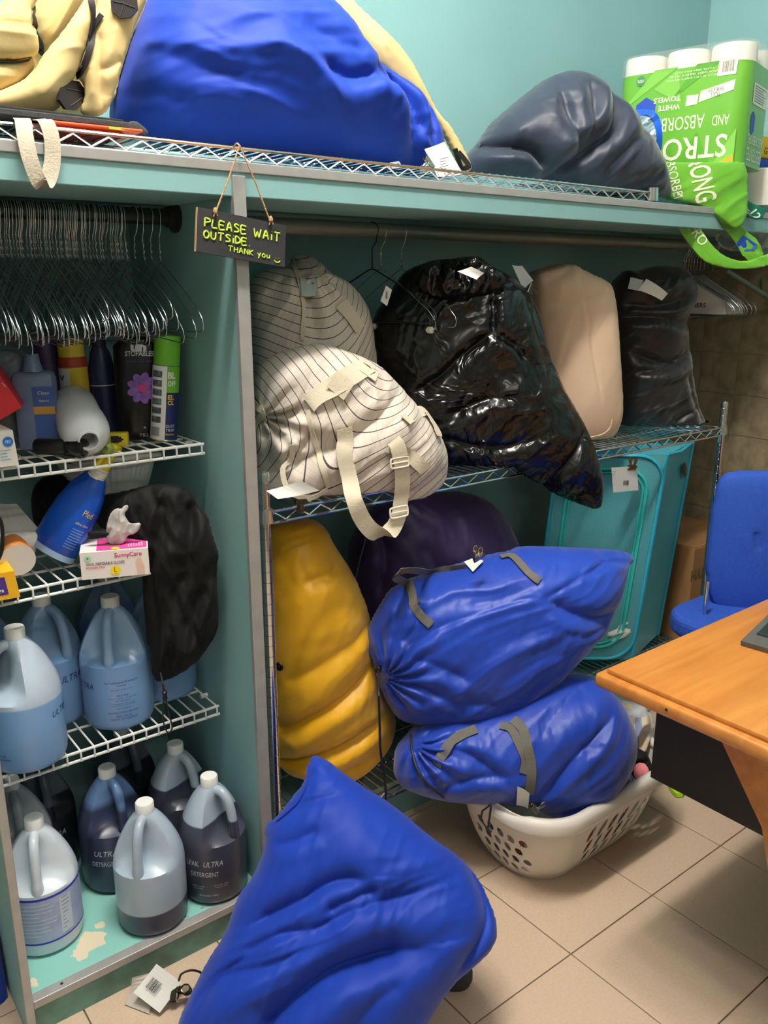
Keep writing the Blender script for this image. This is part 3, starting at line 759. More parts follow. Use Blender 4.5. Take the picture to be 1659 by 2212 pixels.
strap_on('webbing_patch', bs, [(838,962),(866,972),(890,990),(915,1012)], 0.032, M_web, sb, 0.006)
M_buckle = mat('cream_plastic', (232,222,204), 0.4)
def buckle(c, ex, ey, w_, h_):
    ex = Vector(ex).normalized(); ey = Vector(ey).normalized(); c = Vector(c); mb = MB()
    ring = [c+ex*a*w_/2+ey*b_*h_/2 for a, b_ in ((-1,-1),(1,-1),(1,1),(-1,1))]
    mb.tube(catmull([ring[0].lerp(ring[1],0.12),ring[0].lerp(ring[1],0.88),ring[1].lerp(ring[2],0.2),ring[1].lerp(ring[2],0.8),ring[2].lerp(ring[3],0.12),ring[2].lerp(ring[3],0.88),ring[3].lerp(ring[0],0.2),ring[3].lerp(ring[0],0.8)],3,True), 0.0022, 6, True)
    mb.tube([c-ex*w_/2, c+ex*w_/2], 0.0018, 6); return mb.build('buckle', M_buckle, sb, True)
buckle(hit(bs,856,994,0.022)[0], (1,-0.15,0.05), (0,0.1,1), 0.047, 0.022); buckle(ay(862,1106,1.474), (1,-0.15,0.05), (0,0.1,1), 0.047, 0.024)
strap_on('tie_ribbon', bs, [(668,885),(672,910),(682,950),(690,985),(700,1020),(708,1050)], 0.013, M_web, sb, 0.006)
ribbon('tie_ribbon', [hit(bs,632,960,0.006)[0], hit(bs,622,985,0.012)[0], hit(bs,620,1020,0.02)[0], hit(bs,632,1052,0.02)[0], hit(bs,668,1068,0.012)[0], hit(bs,706,1052,0.008)[0]], Vector((0.6,-0.3,0.5)), 0.012, M_web, sb)
strap_on('side_strap', bs, [(902,876),(920,900),(936,925),(944,945)], 0.03, M_web, sb, 0.008)
strap_on('gather_cord', bs, [(552,868),(560,880),(572,892),(562,905),(556,925)], 0.016, M_web, sb, 0.006)
t = tag(sheet('laundry_ticket', [ay(575,1060,1.50), ay(650,1038,1.50), ay(690,1060,1.49), ay(600,1078,1.49)], M_paper, bend=0.012), 'folded white ticket below the front pinstriped bag', 'ticket')
bulldog('bulldog_clip', ay(650,1080,1.505), (1,0,-0.1), (0.2,0,-1), 'dark bulldog clip on the deck below the pinstriped bag', 0.8, M_clipd)
def stripes_back(U, V):
    w = vnoise(U*5+2, V*5, 4)-0.5; a1 = math.radians(-18)
    k = 1/(1+np.exp(-(U-0.02)*18)); a2 = math.radians(55)
    s1 = -U*math.sin(a1)+V*math.cos(a1); s2 = -U*math.sin(a2)+V*math.cos(a2)
    return s1*(1-k)+s2*k+w*0.02, U*math.cos(a1)+V*math.sin(a1)
sb2 = bag('striped_laundry_bag', [(542,600),(580,580),(622,578),(636,566),(630,552),(652,548),(672,556),(690,570),(704,590),(745,604),(778,642),(795,690),(802,760),(805,840),(800,900),(560,900),(545,780),(542,680)],
    1.86, 0.14, 0.14, M_stripe, nyaw=15, N=100, amp=0.018, fold=(math.radians(70),0.3,0.07), seed=22, xmin=0.853, zmin=ZU, uvfn=stripes_back, gather=(660,585,9,0.012,0.1),
    creases=[([(620,600),(640,640),(650,720)],0.02,0.015),([(560,640),(600,600),(640,585)],0.015,0.012)])
tag(sb2, 'pinstriped laundry bag in the shade behind the front pinstriped bag', 'bag')
bs2 = bvh_of(sb2)
strap_on('tie_ribbon', bs2, [(637,560),(640,590),(652,650),(653,700),(653,735)], 0.010, M_web, sb2, 0.005)
strap_on('webbing_patch', bs2, [(735,655),(755,680),(776,712)], 0.035, M_web, sb2, 0.005)
tp_ = hit(bs2,660,620,0.012)[0]
t = tag(sheet('laundry_ticket', [hit(bs2,642,598,0.012)[0], hit(bs2,686,594,0.012)[0], hit(bs2,688,638,0.014)[0], hit(bs2,645,640,0.014)[0]], mat('grey_green_card', (176,190,184), 0.8), bend=0.003), 'grey square ticket tied to the rear pinstriped bag', 'ticket')
print_lines(t, hit(bs2,660,630,0.016)[0], (1,0,0), (0,0,1), 0.018, 6, -0.0035, 0.002, ragged=0.0)

tr = bag('garbage_bag', [(800,690),(836,640),(862,600),(880,582),(915,568),(945,566),(983,557),(1016,553),(1043,560),(1052,572),(1075,582),(1118,606),(1146,640),(1168,699),(1185,767),(1212,834),(1236,875),(1259,915),(1281,966),(1297,1020),(1302,1071),(1292,1103),(1260,1090),(1219,1076),(1168,1052),(1118,1036),(1050,1030),(960,1030),(900,1020),(850,900),(815,800)],
    1.66, 0.15, 0.16, M_trash, nyaw=34, N=150, amp=0.014, fold=(math.radians(35),0.3,0.08), seed=31, amp2=0.006, fine=0.035, post=rest(ZU, 1.525), ymax=2.03,
    creases=[([(1045,710),(980,760),(940,800),(880,840)],0.02,0.012),([(1050,715),(1090,740),(1115,770)],0.018,0.01),([(1045,710),(1048,640)],0.018,0.01),([(960,880),(1030,850),(1095,842)],0.016,0.012),([(940,930),(1050,950),(1130,930)],0.014,0.014),([(1150,1050),(1220,960),(1250,920)],0.02,0.016),([(1130,660),(1160,760),(1178,800)],0.014,0.012)])
tag(tr, 'large shiny black garbage bag stuffed full on the upper chrome deck', 'garbage bag')
btr = bvh_of(tr)
# gathered crown of the garbage bag
for i, (ol, nm) in enumerate([([(905,575),(930,562),(985,558),(1030,556),(1075,580),(1100,605),(1060,640),(960,650),(900,630)], 'crumpled_crown'), ([(980,572),(1000,556),(1030,552),(1046,562),(1040,580),(1000,586)], 'knot')]):
    part(nm, ol, 1.62-0.02*i, 0.05, 0.05, M_trash, tr, nyaw=34, amp=0.02, amp2=0.014, fine=0.02, fold=(1.3,0.12,0.03), seed=40+i, N=60)
t = tag(sheet('paper_slip', [ay(988,586,1.50), ay(1018,576,1.50), ay(1046,590,1.49), ay(1030,604,1.49)], M_paper, bend=0.006), 'white paper slip stuck on the crown of the black garbage bag', 'ticket')
t = tag(sheet('laundry_ticket', [ay(1106,572,1.62), ay(1128,574,1.62), ay(1152,606,1.61), ay(1132,628,1.61)], mat('grey_paper', (196,200,202), 0.8), bend=0.006), 'grey paper ticket between the garbage bag and the beige hamper', 'ticket')
bulldog('bulldog_clip', ay(1143,622,1.60), Vector((0.5,0,0.9)), Vector((0.6,0,-0.6)), 'dull bulldog clip on the beige hamper beside the garbage bag', 0.85, M_clipd)

hm = bag('canvas_hamper', [(1150,592),(1160,584),(1219,568),(1232,572),(1252,585),(1300,606),(1312,616),(1318,683),(1322,750),(1328,817),(1331,885),(1325,922),(1306,951),(1275,960),(1200,965),(1160,940),(1150,800),(1146,660)],
    1.74, 0.12, 0.15, M_creamc, nyaw=25, N=110, p=0.32, amp=0.006, fold=(1.4,0.4,0.08), seed=50, zmin=ZU, it=1,
    creases=[([(1224,590),(1230,640),(1245,760),(1262,860)],0.006,0.006),([(1160,660),(1220,645),(1280,622)],0.008,0.012),([(1160,612),(1200,590),(1222,572)],0.01,0.01)])
tag(hm, 'tall beige canvas hamper standing right of the black garbage bag', 'hamper')
bh = bvh_of(hm)
strap_on('piping', bh, [(1250,950),(1275,944),(1300,938),(1316,925),(1322,905)], 0.007, M_creamc, hm, 0.004, 0.004)
bb = bag('laundry_bag', [(1318,625),(1336,598),(1354,581),(1374,588),(1405,576),(1443,572),(1478,578),(1499,606),(1503,630),(1494,664),(1476,684),(1478,700),(1482,735),(1484,773),(1491,824),(1503,874),(1519,907),(1528,930),(1526,948),(1506,942),(1455,940),(1379,935),(1322,930),(1318,824),(1314,697)],
    1.74, 0.11, 0.15, M_blackn, nyaw=30, N=130, amp=0.014, fold=(math.radians(15),0.25,0.06), seed=61, zmin=ZU, amp2=0.006,
    creases=[([(1320,682),(1390,682),(1440,692),(1476,698)],0.03,0.016),([(1345,760),(1400,778),(1440,770),(1478,752)],0.03,0.018),([(1340,800),(1400,790),(1440,775)],0.02,0.014),([(1330,655),(1400,660),(1470,640)],0.018,0.014),([(1460,800),(1480,860),(1510,910)],0.014,0.012),([(1440,900),(1480,880),(1505,880)],0.012,0.01)])
tag(bb, 'black nylon laundry bag with a white ticket at the right end of the upper deck', 'bag')
bbv = bvh_of(bb)
t = tag(sheet('laundry_ticket', [hit(bbv,1392,610,0.02)[0], hit(bbv,1438,632,0.022)[0], hit(bbv,1424,645,0.022)[0], hit(bbv,1380,626,0.02)[0]], M_paper, bend=-0.006), 'white ticket lying on the black nylon bag', 'ticket')
tag(sheet('paper_slip', [hit(bbv,1364,604,0.014)[0], hit(bbv,1390,612,0.016)[0], hit(bbv,1382,628,0.016)[0], hit(bbv,1358,628,0.014)[0]], mat('grey_paper', (196,200,202), 0.8)), 'grey paper slip beside the white ticket on the black nylon bag', 'ticket')

# ------------------------------------------------------------------ bags on the lower deck and in front of it
ZL = 0.1985
yb = bag('laundry_bag', [(582,1128),(643,1120),(698,1128),(722,1178),(754,1224),(775,1268),(797,1329),(806,1400),(815,1470),(843,1520),(853,1547),(842,1592),(818,1623),(783,1652),(757,1684),(729,1682),(658,1676),(620,1660),(590,1640),(572,1600),(569,1501),(567,1317),(568,1194)],
    1.72, 0.15, 0.16, M_yellow, nyaw=22, N=130, amp=0.009, fold=(math.radians(35),0.4,0.12), seed=71, zmin=ZL, xmin=0.853, amp2=0.004,
    creases=[([(590,1550),(612,1535),(668,1492),(723,1455),(784,1409)],0.03,0.018),([(590,1625),(621,1612),(680,1581),(741,1547),(800,1520)],0.032,0.018),([(600,1440),(660,1400),(740,1350)],0.012,0.02),([(637,1231),(674,1221),(717,1209)],0.014,0.014),([(640,1660),(700,1630),(780,1600)],0.014,0.014),([(740,1360),(760,1340),(790,1325)],0.01,0.012)])
tag(yb, 'bright yellow laundry bag standing on the lower chrome deck by the divider', 'bag')
pu = bag('laundry_bag', [(770,1300),(748,1220),(770,1140),(810,1095),(880,1072),(960,1062),(1040,1068),(1090,1115),(1122,1190),(1130,1300),(1120,1420),(1060,1520),(960,1560),(860,1550),(790,1480),(772,1400)],
    1.80, 0.15, 0.15, M_purple, nyaw=20, N=90, amp=0.018, fold=(math.radians(-60),0.3,0.08), seed=81, zmin=ZL,
    creases=[([(800,1120),(815,1180),(800,1260)],0.02,0.014),([(880,1150),(920,1220),(960,1240)],0.015,0.02)])
tag(pu, 'dark purple laundry bag in the shade behind the blue bags', 'bag')
bpu = bvh_of(pu)
P = [hit(bpu,x,y,0.006)[0] for x, y in ((796,1140),(790,1170),(782,1200),(776,1225),(772,1247))]
mb = MB(); mb.tube(catmull(P,4), 0.003, 6); mb.build('drawstring', M_gweb, pu, True)
tb = bag('laundry_bag', [(806,1320),(829,1283),(853,1260),(914,1240),(991,1217),(1069,1194),(1103,1190),(1123,1179),(1184,1180),(1281,1184),(1358,1190),(1371,1214),(1351,1222),(1343,1267),(1331,1310),(1300,1364),(1261,1410),(1215,1460),(1169,1510),(1130,1541),(1076,1560),(1007,1566),(914,1562),(860,1553),(841,1526),(818,1479),(806,1433),(787,1395),(783,1365)],
    1.44, 0.17, 0.15, M_blue, nyaw=36, elev=16, N=150, amp=0.012, fold=(math.radians(25),0.3,0.07), seed=91, gather=(826,1448,17,0.012,0.12), amp2=0.003, it=1, ymax=1.62,
    creases=[([(845,1395),(910,1360),(945,1337),(1030,1306),(1092,1287),(1146,1277)],0.006,0.006),([(1150,1282),(1204,1252),(1250,1230),(1300,1212),(1354,1214)],0.012,0.008),([(1161,1287),(1204,1310),(1262,1325),(1331,1314)],0.03,0.02),
             ([(850,1320),(870,1280),(880,1260)],0.014,0.012),([(900,1300),(890,1340),(860,1380)],0.014,0.012),([(880,1400),(940,1420),(1000,1450)],0.012,0.016),([(870,1450),(960,1490),(1060,1500)],0.012,0.018),([(1180,1350),(1240,1360),(1300,1340)],0.012,0.016)])
tag(tb, 'glossy royal blue laundry bag with grey handles, lying on top of another blue bag', 'bag')
btb = bvh_of(tb)
strap_on('handle_strap', btb, [(862,1258),(885,1262),(893,1290),(895,1312),(915,1335),(932,1350)], 0.022, M_gweb, tb, 0.004)
ribbon('handle_strap', [hit(btb,880,1262,0.004)[0], ay(855,1248,1.43), ay(862,1236,1.43), ay(890,1232,1.43), hit(btb,930,1242,0.008)[0], hit(btb,970,1234,0.006)[0], hit(btb,1008,1228,0.005)[0]], Vector((0.2,-0.6,0.8)), 0.02, M_gweb, tb)
strap_on('handle_strap', btb, [(1082,1206),(1104,1202),(1122,1217),(1142,1240),(1166,1256)], 0.02, M_gweb, tb, 0.005)
mb = MB(); g0 = hit(btb,822,1446,0.006)[0]
mb.tube(catmull([g0, ay(818,1490,1.38), ay(820,1560,1.385), ay(822,1620,1.39), ay(832,1690,1.40), ay(834,1740,1.41)], 5), 0.0028, 6); mb.build('drawstring', M_black, tb, True)
mb = MB(); mb.lathe([(0.004,-0.011),(0.008,-0.007),(0.008,0.007),(0.004,0.011)], 12, along(g0, (0.2,-0.5,1))); mb.build('cord_lock', M_blackp, tb, True)
pt = hit(btb,1030,1222,0.006)[0]
t = tag(sheet('laundry_ticket', [hit(btb,1005,1222,0.012)[0], hit(btb,1030,1212,0.012)[0], hit(btb,1046,1220,0.012)[0], hit(btb,1022,1240,0.008)[0]], M_paper), 'white ticket clipped on top of the upper blue bag', 'ticket')
bulldog('bulldog_clip', ay(1036,1208,1.40), ay(1056,1198,1.40)-ay(1020,1220,1.40), Vector((-0.2,0,1)), 'steel bulldog clip standing on top of the upper blue bag', 1.0)
lb = bag('laundry_bag', [(849,1660),(853,1615),(880,1590),(895,1566),(960,1540),(1080,1510),(1180,1470),(1254,1450),(1300,1474),(1331,1503),(1354,1541),(1370,1588),(1370,1620),(1358,1655),(1331,1700),(1300,1735),(1262,1757),(1215,1765),(1177,1755),(1138,1732),(1030,1728),(953,1724),(876,1702),(853,1680)],
    1.34, 0.16, 0.14, M_blue, nyaw=36, elev=16, N=150, amp=0.012, fold=(math.radians(45),0.3,0.08), seed=101, gather=(888,1590,15,0.012,0.12), amp2=0.003,
    creases=[([(1150,1690),(1180,1640),(1215,1599),(1292,1526)],0.02,0.014),([(1130,1570),(1200,1500),(1250,1470)],0.012,0.02),([(1060,1640),(1000,1600),(960,1590)],0.015,0.014),([(940,1680),(1000,1650),(1080,1640)],0.014,0.014),([(1160,1740),(1200,1725),(1260,1700)],0.012,0.012),([(1220,1590),(1270,1580)],0.006,0.014)])
tag(lb, 'royal blue laundry bag with grey handles resting in the white basket', 'bag')
blb = bvh_of(lb)
strap_on('handle_strap', blb, [(945,1652),(962,1620),(990,1592),(1030,1576)], 0.026, M_gweb, lb, 0.004)
strap_on('handle_strap', blb, [(1080,1568),(1105,1575),(1122,1610),(1135,1640),(1130,1670)], 0.02, M_gweb, lb, 0.004)
strap_on('handle_strap', blb, [(1108,1556),(1130,1575),(1140,1620),(1148,1660),(1142,1712)], 0.024, M_gweb, lb, 0.006)
mb = MB(); mb.tube(catmull([hit(blb,x,y,0.005)[0] for x,y in ((890,1590),(893,1620),(905,1660),(925,1695),(960,1720))],4), 0.003, 6); mb.build('drawstring', M_black, lb, True)
t = tag(sheet('laundry_ticket', [hit(blb,1118,1696,0.012)[0], hit(blb,1142,1706,0.012)[0], hit(blb,1140,1735,0.014)[0], hit(blb,1114,1728,0.014)[0]], M_paper, bend=0.003), 'white ticket on the blue bag at the basket rim', 'ticket')
bulldog('bulldog_clip', hit(blb,1152,1738,0.015)[0], ay(1172,1755,1.2)-ay(1140,1722,1.2), Vector((0.8,-0.2,0.6)), 'steel bulldog clip on the blue bag above the basket rim', 1.0)
# the big bag on the floor
def floor_bag(co):
    co[:,2] = np.maximum(co[:,2], 0.001)
    return co
fb = bag('laundry_bag', [(675,1629),(707,1641),(738,1667),(784,1698),(852,1740),(929,1807),(992,1849),(1033,1895),(1059,1952),(1075,2004),(1062,2046),(1018,2086),(966,2130),(925,2200),(880,2280),(700,2340),(500,2340),(370,2280),(385,2212),(411,2150),(447,2077),(489,2015),(515,1932),(551,1890),(577,1818),(572,1781),(598,1766),(634,1719),(660,1688),(665,1652)],
    1.20, 0.15, 0.16, M_blue2, nyaw=36, elev=34, anchor=(730,1960), N=170, amp=0.018, fold=(math.radians(32),0.45,0.12), seed=111, amp2=0.003, zmin=0.001, ymax=1.515, it=1,
    creases=[([(510,2072),(603,2004),(686,1984),(784,1942),(903,1911)],0.03,0.02),([(572,2212),(629,2144),(707,2077),(784,2046),(903,2025)],0.046,0.026),([(551,1984),(655,1932),(727,1890),(789,1885)],0.028,0.017),([(430,2150),(500,2090),(600,2060),(690,2010)],0.022,0.02),
             ([(707,1953),(758,1927),(815,1906)],0.022,0.013),([(976,2092),(1033,2004),(1038,1937),(1007,1859)],0.022,0.012),([(598,1823),(655,1807),(696,1787)],0.012,0.012),([(760,2200),(800,2140),(860,2090)],0.014,0.02),([(640,1760),(680,1730),(740,1720)],0.008,0.014)])
tag(fb, 'big royal blue laundry bag lying on the floor in front of the closet', 'bag')
bfb = bvh_of(fb)
strap_on('hem', bfb, [(668,1655),(662,1700),(640,1740),(600,1775)], 0.004, M_blue2, fb, 0.003, 0.003)
dk = bag('shoe_bag', [(985,2095),(1005,2078),(1022,2090),(1020,2120),(1000,2142),(965,2140),(945,2125)], 1.10, 0.03, 0.04, M_grey, nyaw=36, elev=30, zmin=0.001, N=30)
tag(dk, 'dark grey cloth bundle half hidden under the big blue bag on the floor', 'cloth')
# ------------------------------------------------------------------ local-space builder
def plink(mb, name, m, root, smooth=False):
    o = mb.build(name, m, None, smooth); o.parent = root; return o
def root_at(name, loc, label, cat, rz=0.0, group=None, M=None):
    o = bpy.data.objects.new(name, None); COL.objects.link(o); o.empty_display_size = 0.05
    o.matrix_world = M if M is not None else Matrix.Translation(loc) @ Matrix.Rotation(rz, 4, 'Z')
    return tag(o, label, cat, group)

# ------------------------------------------------------------------ gallon jugs
def jug_mat(name, top, liquid, level, soft=0.012, rough=0.28):
    m = bpy.data.materials.new(name); m.use_nodes = True; nt = m.node_tree; b = nt.nodes['Principled BSDF']
    b.inputs['Roughness'].default_value = rough; b.inputs['Subsurface Weight'].default_value = 0.25; b.inputs['Subsurface Scale'].default_value = 0.02
    tc = nt.nodes.new('ShaderNodeTexCoord'); sp = nt.nodes.new('ShaderNodeSeparateXYZ'); nt.links.new(tc.outputs['Object'], sp.inputs[0])
    mr = nt.nodes.new('ShaderNodeMapRange'); mr.inputs['From Min'].default_value = level-soft*0.15; mr.inputs['From Max'].default_value = level+soft*0.15
    nt.links.new(sp.outputs[2], mr.inputs['Value'])
    n = noise(nt, tc.outputs['Object'], 9, 3); r = ramp(nt, n.outputs[0], 0.3, 0.75, srgb(top), srgb(tuple(int(x*0.9) for x in top)))
    nt.links.new(mix(nt, mr.outputs[0], srgb(liquid), r.outputs[0]), b.inputs['Base Color'])
    return m
M_cap = mat('white_cap', (236,236,232), 0.45)
JR = 0.0815
def make_jug(loc, face, label, m, text=(), tcol=None, group=None, label_bands=False, tilt=None):
    """face: handle direction in degrees, 0 = towards the viewer, + = to the picture's right"""
    toc = math.atan2(-loc[1], -loc[0]); rz = toc+math.radians(face)
    t = root_at('gallon_jug', loc, label, 'jug', rz, group)
    t.scale = (0.97,0.97,1.0)
    prof = [(0.0,0.004),(0.060,0.004),(0.066,0.0),(0.076,0.006),(0.0800,0.016),(0.0800,0.024),(JR,0.03),(JR,0.10),(JR,0.150),(0.0808,0.160),(0.079,0.172),(0.0745,0.188),(0.068,0.205),(0.060,0.222),(0.051,0.239),(0.041,0.255),(0.031,0.268),(0.0225,0.277),(0.0190,0.281),(0.0185,0.290)]
    n = 48; v = []; f = []
    for r, z in prof:
        for k in range(n):
            a = 2*math.pi*k/n; d = abs((a+math.pi) % (2*math.pi)-math.pi); rr = r
            if 0.165 < z < 0.276:
                w_ = max(0.0, math.cos(min(1.0, d/1.15)*math.pi/2))**0.6
                s_ = min(1.0, (z-0.165)/0.012)*min(1.0, (0.276-z)/0.03)
                rr = r*(1-w_*s_*0.60)
            v.append((rr*math.cos(a), rr*math.sin(a), z))
    for i in range(len(prof)-1):
        for k in range(n): l = (k+1) % n; f.append((i*n+k, i*n+l, (i+1)*n+l, (i+1)*n+k))
    mb = MB(); mb.add(v, f); plink(mb, 'body', m, t, True)
    mb = MB(); mb.tube(catmull([(0.010,0,0.266),(0.030,0,0.270),(0.047,0,0.262),(0.059,0,0.240),(0.0655,0,0.210),(0.068,0,0.185),(0.069,0,0.160)], 4), [0.012]*4+[0.0115]*17+[0.013]*4, 12); plink(mb, 'handle', m, t, True)
    prof = [(0.0,0.279),(0.0205,0.279),(0.0205,0.300),(0.019,0.3025),(0.0,0.3025)]; v = []
    mb = MB(); nn = 40
    vv = []
    for r, z in prof:
        for k in range(nn):
            rr = r+(0.0007 if (k % 2 and 0.28 < z < 0.3005 or (k % 2 and z == 0.279)) and r > 0.0204 else 0); a = 2*math.pi*k/nn; vv.append((rr*math.cos(a), rr*math.sin(a), z))
    ff = [(i*nn+k, i*nn+(k+1) % nn, (i+1)*nn+(k+1) % nn, (i+1)*nn+k) for i in range(len(prof)-1) for k in range(nn)]
    mb.add(vv, ff); plink(mb, 'cap', M_cap, t, True)
    a0 = -math.radians(face)
    for s, ang, zc, w_, h_, sh in text:
        ac = a0+math.radians(ang)
        def fn(x, y, ac=ac, zc=zc):
            a = ac+x/JR; r = JR+0.0006; return Vector((r*math.cos(a), r*math.sin(a), zc+y))
        o = fit_text(s, w_, h_, fn, 'printed_lettering', tcol, t, shear=sh); o.matrix_parent_inverse = Matrix.Identity(4)
    if label_bands:
        def band(z0, z1, a1, a2, m_, nm, off):
            mb = MB(); k = 24; v = []; f = []
            for i in range(k+1):
                a = a0+math.radians(a1+(a2-a1)*i/k); r = JR+off; v += [(r*math.cos(a), r*math.sin(a), z0), (r*math.cos(a), r*math.sin(a), z1)]
            for i in range(k): f.append((2*i, 2*i+2, 2*i+3, 2*i+1))
            mb.add(v, f); return plink(mb, nm, m_, t, True)
        band(0.042, 0.148, -160, 80, mat('lilac_label', (176,186,214), 0.5, c2=(158,170,206), vscale=30), 'paper_label', 0.0005)
        band(0.148, 0.1535, -170, 90, mat('blue_print', (34,52,170), 0.5), 'label_stripe', 0.0009); band(0.038, 0.0425, -170, 90, MATS['blue_print'], 'label_stripe', 0.0009)
        band(0.05, 0.14, 22, 42, mat('pale_label_panel', (206,212,226), 0.5), 'label_panel', 0.0009)
        r = random.Random(5)
        for i in range(9):
            z = 0.136-i*0.0095; a1 = -70; band(z, z+0.0022, a1, a1+60+r.random()*28, MATS['pale_label_panel'], 'label_line', 0.0009)
            band(z, z+0.0016, 25, 27+r.random()*12, mat('blue_grey_print', (96,108,160), 0.5), 'label_line', 0.0012)
    return t
M_jb = jug_mat('blue_softener_jug', (146,178,214), (122,160,206), 0.170)
M_jb1 = jug_mat('blue_softener_jug_low', (190,206,224), (128,166,212), 0.150)
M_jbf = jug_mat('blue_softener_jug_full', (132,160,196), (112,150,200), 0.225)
M_jw = jug_mat('white_bleach_jug', (218,226,236), (214,222,234), 0.1)
M_jg = jug_mat('grey_dirty_jug', (190,192,198), (176,178,186), 0.12)
M_jd = jug_mat('detergent_jug', (178,194,210), (64,66,82), 0.205)
M_jd2 = jug_mat('detergent_jug_blue', (112,146,196), (52,60,88), 0.222, 0.06)
M_jdl = jug_mat('nearly_empty_jug', (178,194,210), (60,66,86), 0.062)
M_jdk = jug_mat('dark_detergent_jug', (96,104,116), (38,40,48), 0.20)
M_jtw = mat('pale_print', (206,208,212), 0.6); M_jtb = mat('navy_print', (22,36,120), 0.6)
ZB = 0.0848; ZS = 0.5165
D = [('ULTRA', 0, 0.112, 0.062, 0.014, 0.25), ('DETERGENT', 0, 0.088, 0.062, 0.011, 0.0), ('Net Contents 1 Gallon', 0, 0.04, 0.04, 0.004, 0)]
make_jug((0.366,1.705,ZB), -8, 'white jug with a blue-striped label on the closet floor, front left', M_jw, label_bands=True)
make_jug((0.578,1.612,ZB), -22, 'nearly empty pale jug with a little dark liquid on the closet floor', M_jdl)
make_jug((0.738,1.617,ZB), 48, 'dark detergent jug with white lettering next to the divider', M_jd, [('LPAK', -38, 0.118, 0.034, 0.014, 0), ('ULTRA', -2, 0.118, 0.046, 0.014, 0.25), ('DETERGENT', -18, 0.090, 0.07, 0.012, 0), ('Net Contents 1 Gallon', -12, 0.034, 0.045, 0.004, 0),
     ('DANGER  see side', -30, 0.058, 0.03, 0.003, 0), ('Do not mix', -30, 0.052, 0.025, 0.003, 0), ('first aid: rinse', 10, 0.060, 0.035, 0.003, 0), ('keep away', 10, 0.054, 0.03, 0.003, 0)], M_jtw)
make_jug((0.562,1.800,ZB), 22, 'detergent jug with bright blue stains inside, behind the nearly empty jug', M_jd2, [('ULTRA', -16, 0.118, 0.055, 0.014, 0.25), ('DETERGENT', -16, 0.090, 0.07, 0.012, 0)], M_jtw)
make_jug((0.736,1.800,ZB), 40, 'half full detergent jug at the back right of the closet floor', M_jd)
make_jug((0.440,1.950,ZB), 15, 'very dark detergent jug in the shade at the back of the closet floor', M_jdk, [('ULTRA', 18, 0.122, 0.055, 0.014, 0.25)], M_jtw)
make_jug((0.660,1.965,ZB), 30, 'shaded dark jug furthest back under the lower white shelf', M_jdk)
make_jug((0.366,1.890,ZB), 8, 'dirty grey jug directly behind the white striped-label jug', M_jg, label_bands=True)
BL = [('For Institutional & Industrial', 6, 0.124, 0.075, 0.005, 0), ('Useage', 6, 0.116, 0.02, 0.004, 0), ('Do not mix with other products', 6, 0.106, 0.05, 0.003, 0), ('First Aid', 6, 0.092, 0.025, 0.0045, 0), ('In case of contact with eyes flush', 6, 0.085, 0.065, 0.003, 0), ('Call a physician', 6, 0.079, 0.035, 0.0035, 0),
      ('If swallowed drink large amounts', 6, 0.072, 0.055, 0.003, 0), ('of water. Do not induce vomiting', 6, 0.067, 0.055, 0.003, 0), ('Call a physician', 6, 0.060, 0.032, 0.0035, 0), ('FOR INDUSTRIAL USE ONLY', 6, 0.050, 0.07, 0.004, 0), ('KEEP OUT OF', 6, 0.041, 0.035, 0.0045, 0), ('REACH OF CHILDREN', 6, 0.034, 0.06, 0.0045, 0), ('ULTRA', -62, 0.112, 0.06, 0.014, 0.25)]
make_jug((0.380,1.728,ZS), -62, 'pale blue jug nearest the front on the lower white shelf', M_jb1, [('Softener', -58, 0.118, 0.05, 0.005, 0), ('KEEP OUT OF', -48, 0.048, 0.04, 0.004, 0), ('REACH OF CHILDREN', -48, 0.040, 0.06, 0.004, 0), ('ULTRA', 62, 0.118, 0.06, 0.014, 0.25)], M_jtb)
make_jug((0.600,1.780,ZS), -12, 'blue jug with small navy print facing out on the lower white shelf', M_jb, BL, M_jtb)
make_jug((0.479,1.884,ZS), 40, 'blue jug behind and between the two front blue jugs', M_jb, [('ULTRA', 34, 0.118, 0.062, 0.016, 0.25)], M_jtb)
make_jug((0.655,1.960,ZS), 0, 'shaded blue jug at the back of the lower white shelf', M_jbf)
make_jug((0.738,1.842,ZS), 20, 'blue jug half hidden under the hanging black bag', M_jb, [('ULTRA', -40, 0.06, 0.06, 0.006, 0)], M_jtb)
make_jug((0.360,1.972,ZS), 10, 'deep blue shaded jug at the back left of the lower white shelf', M_jbf)

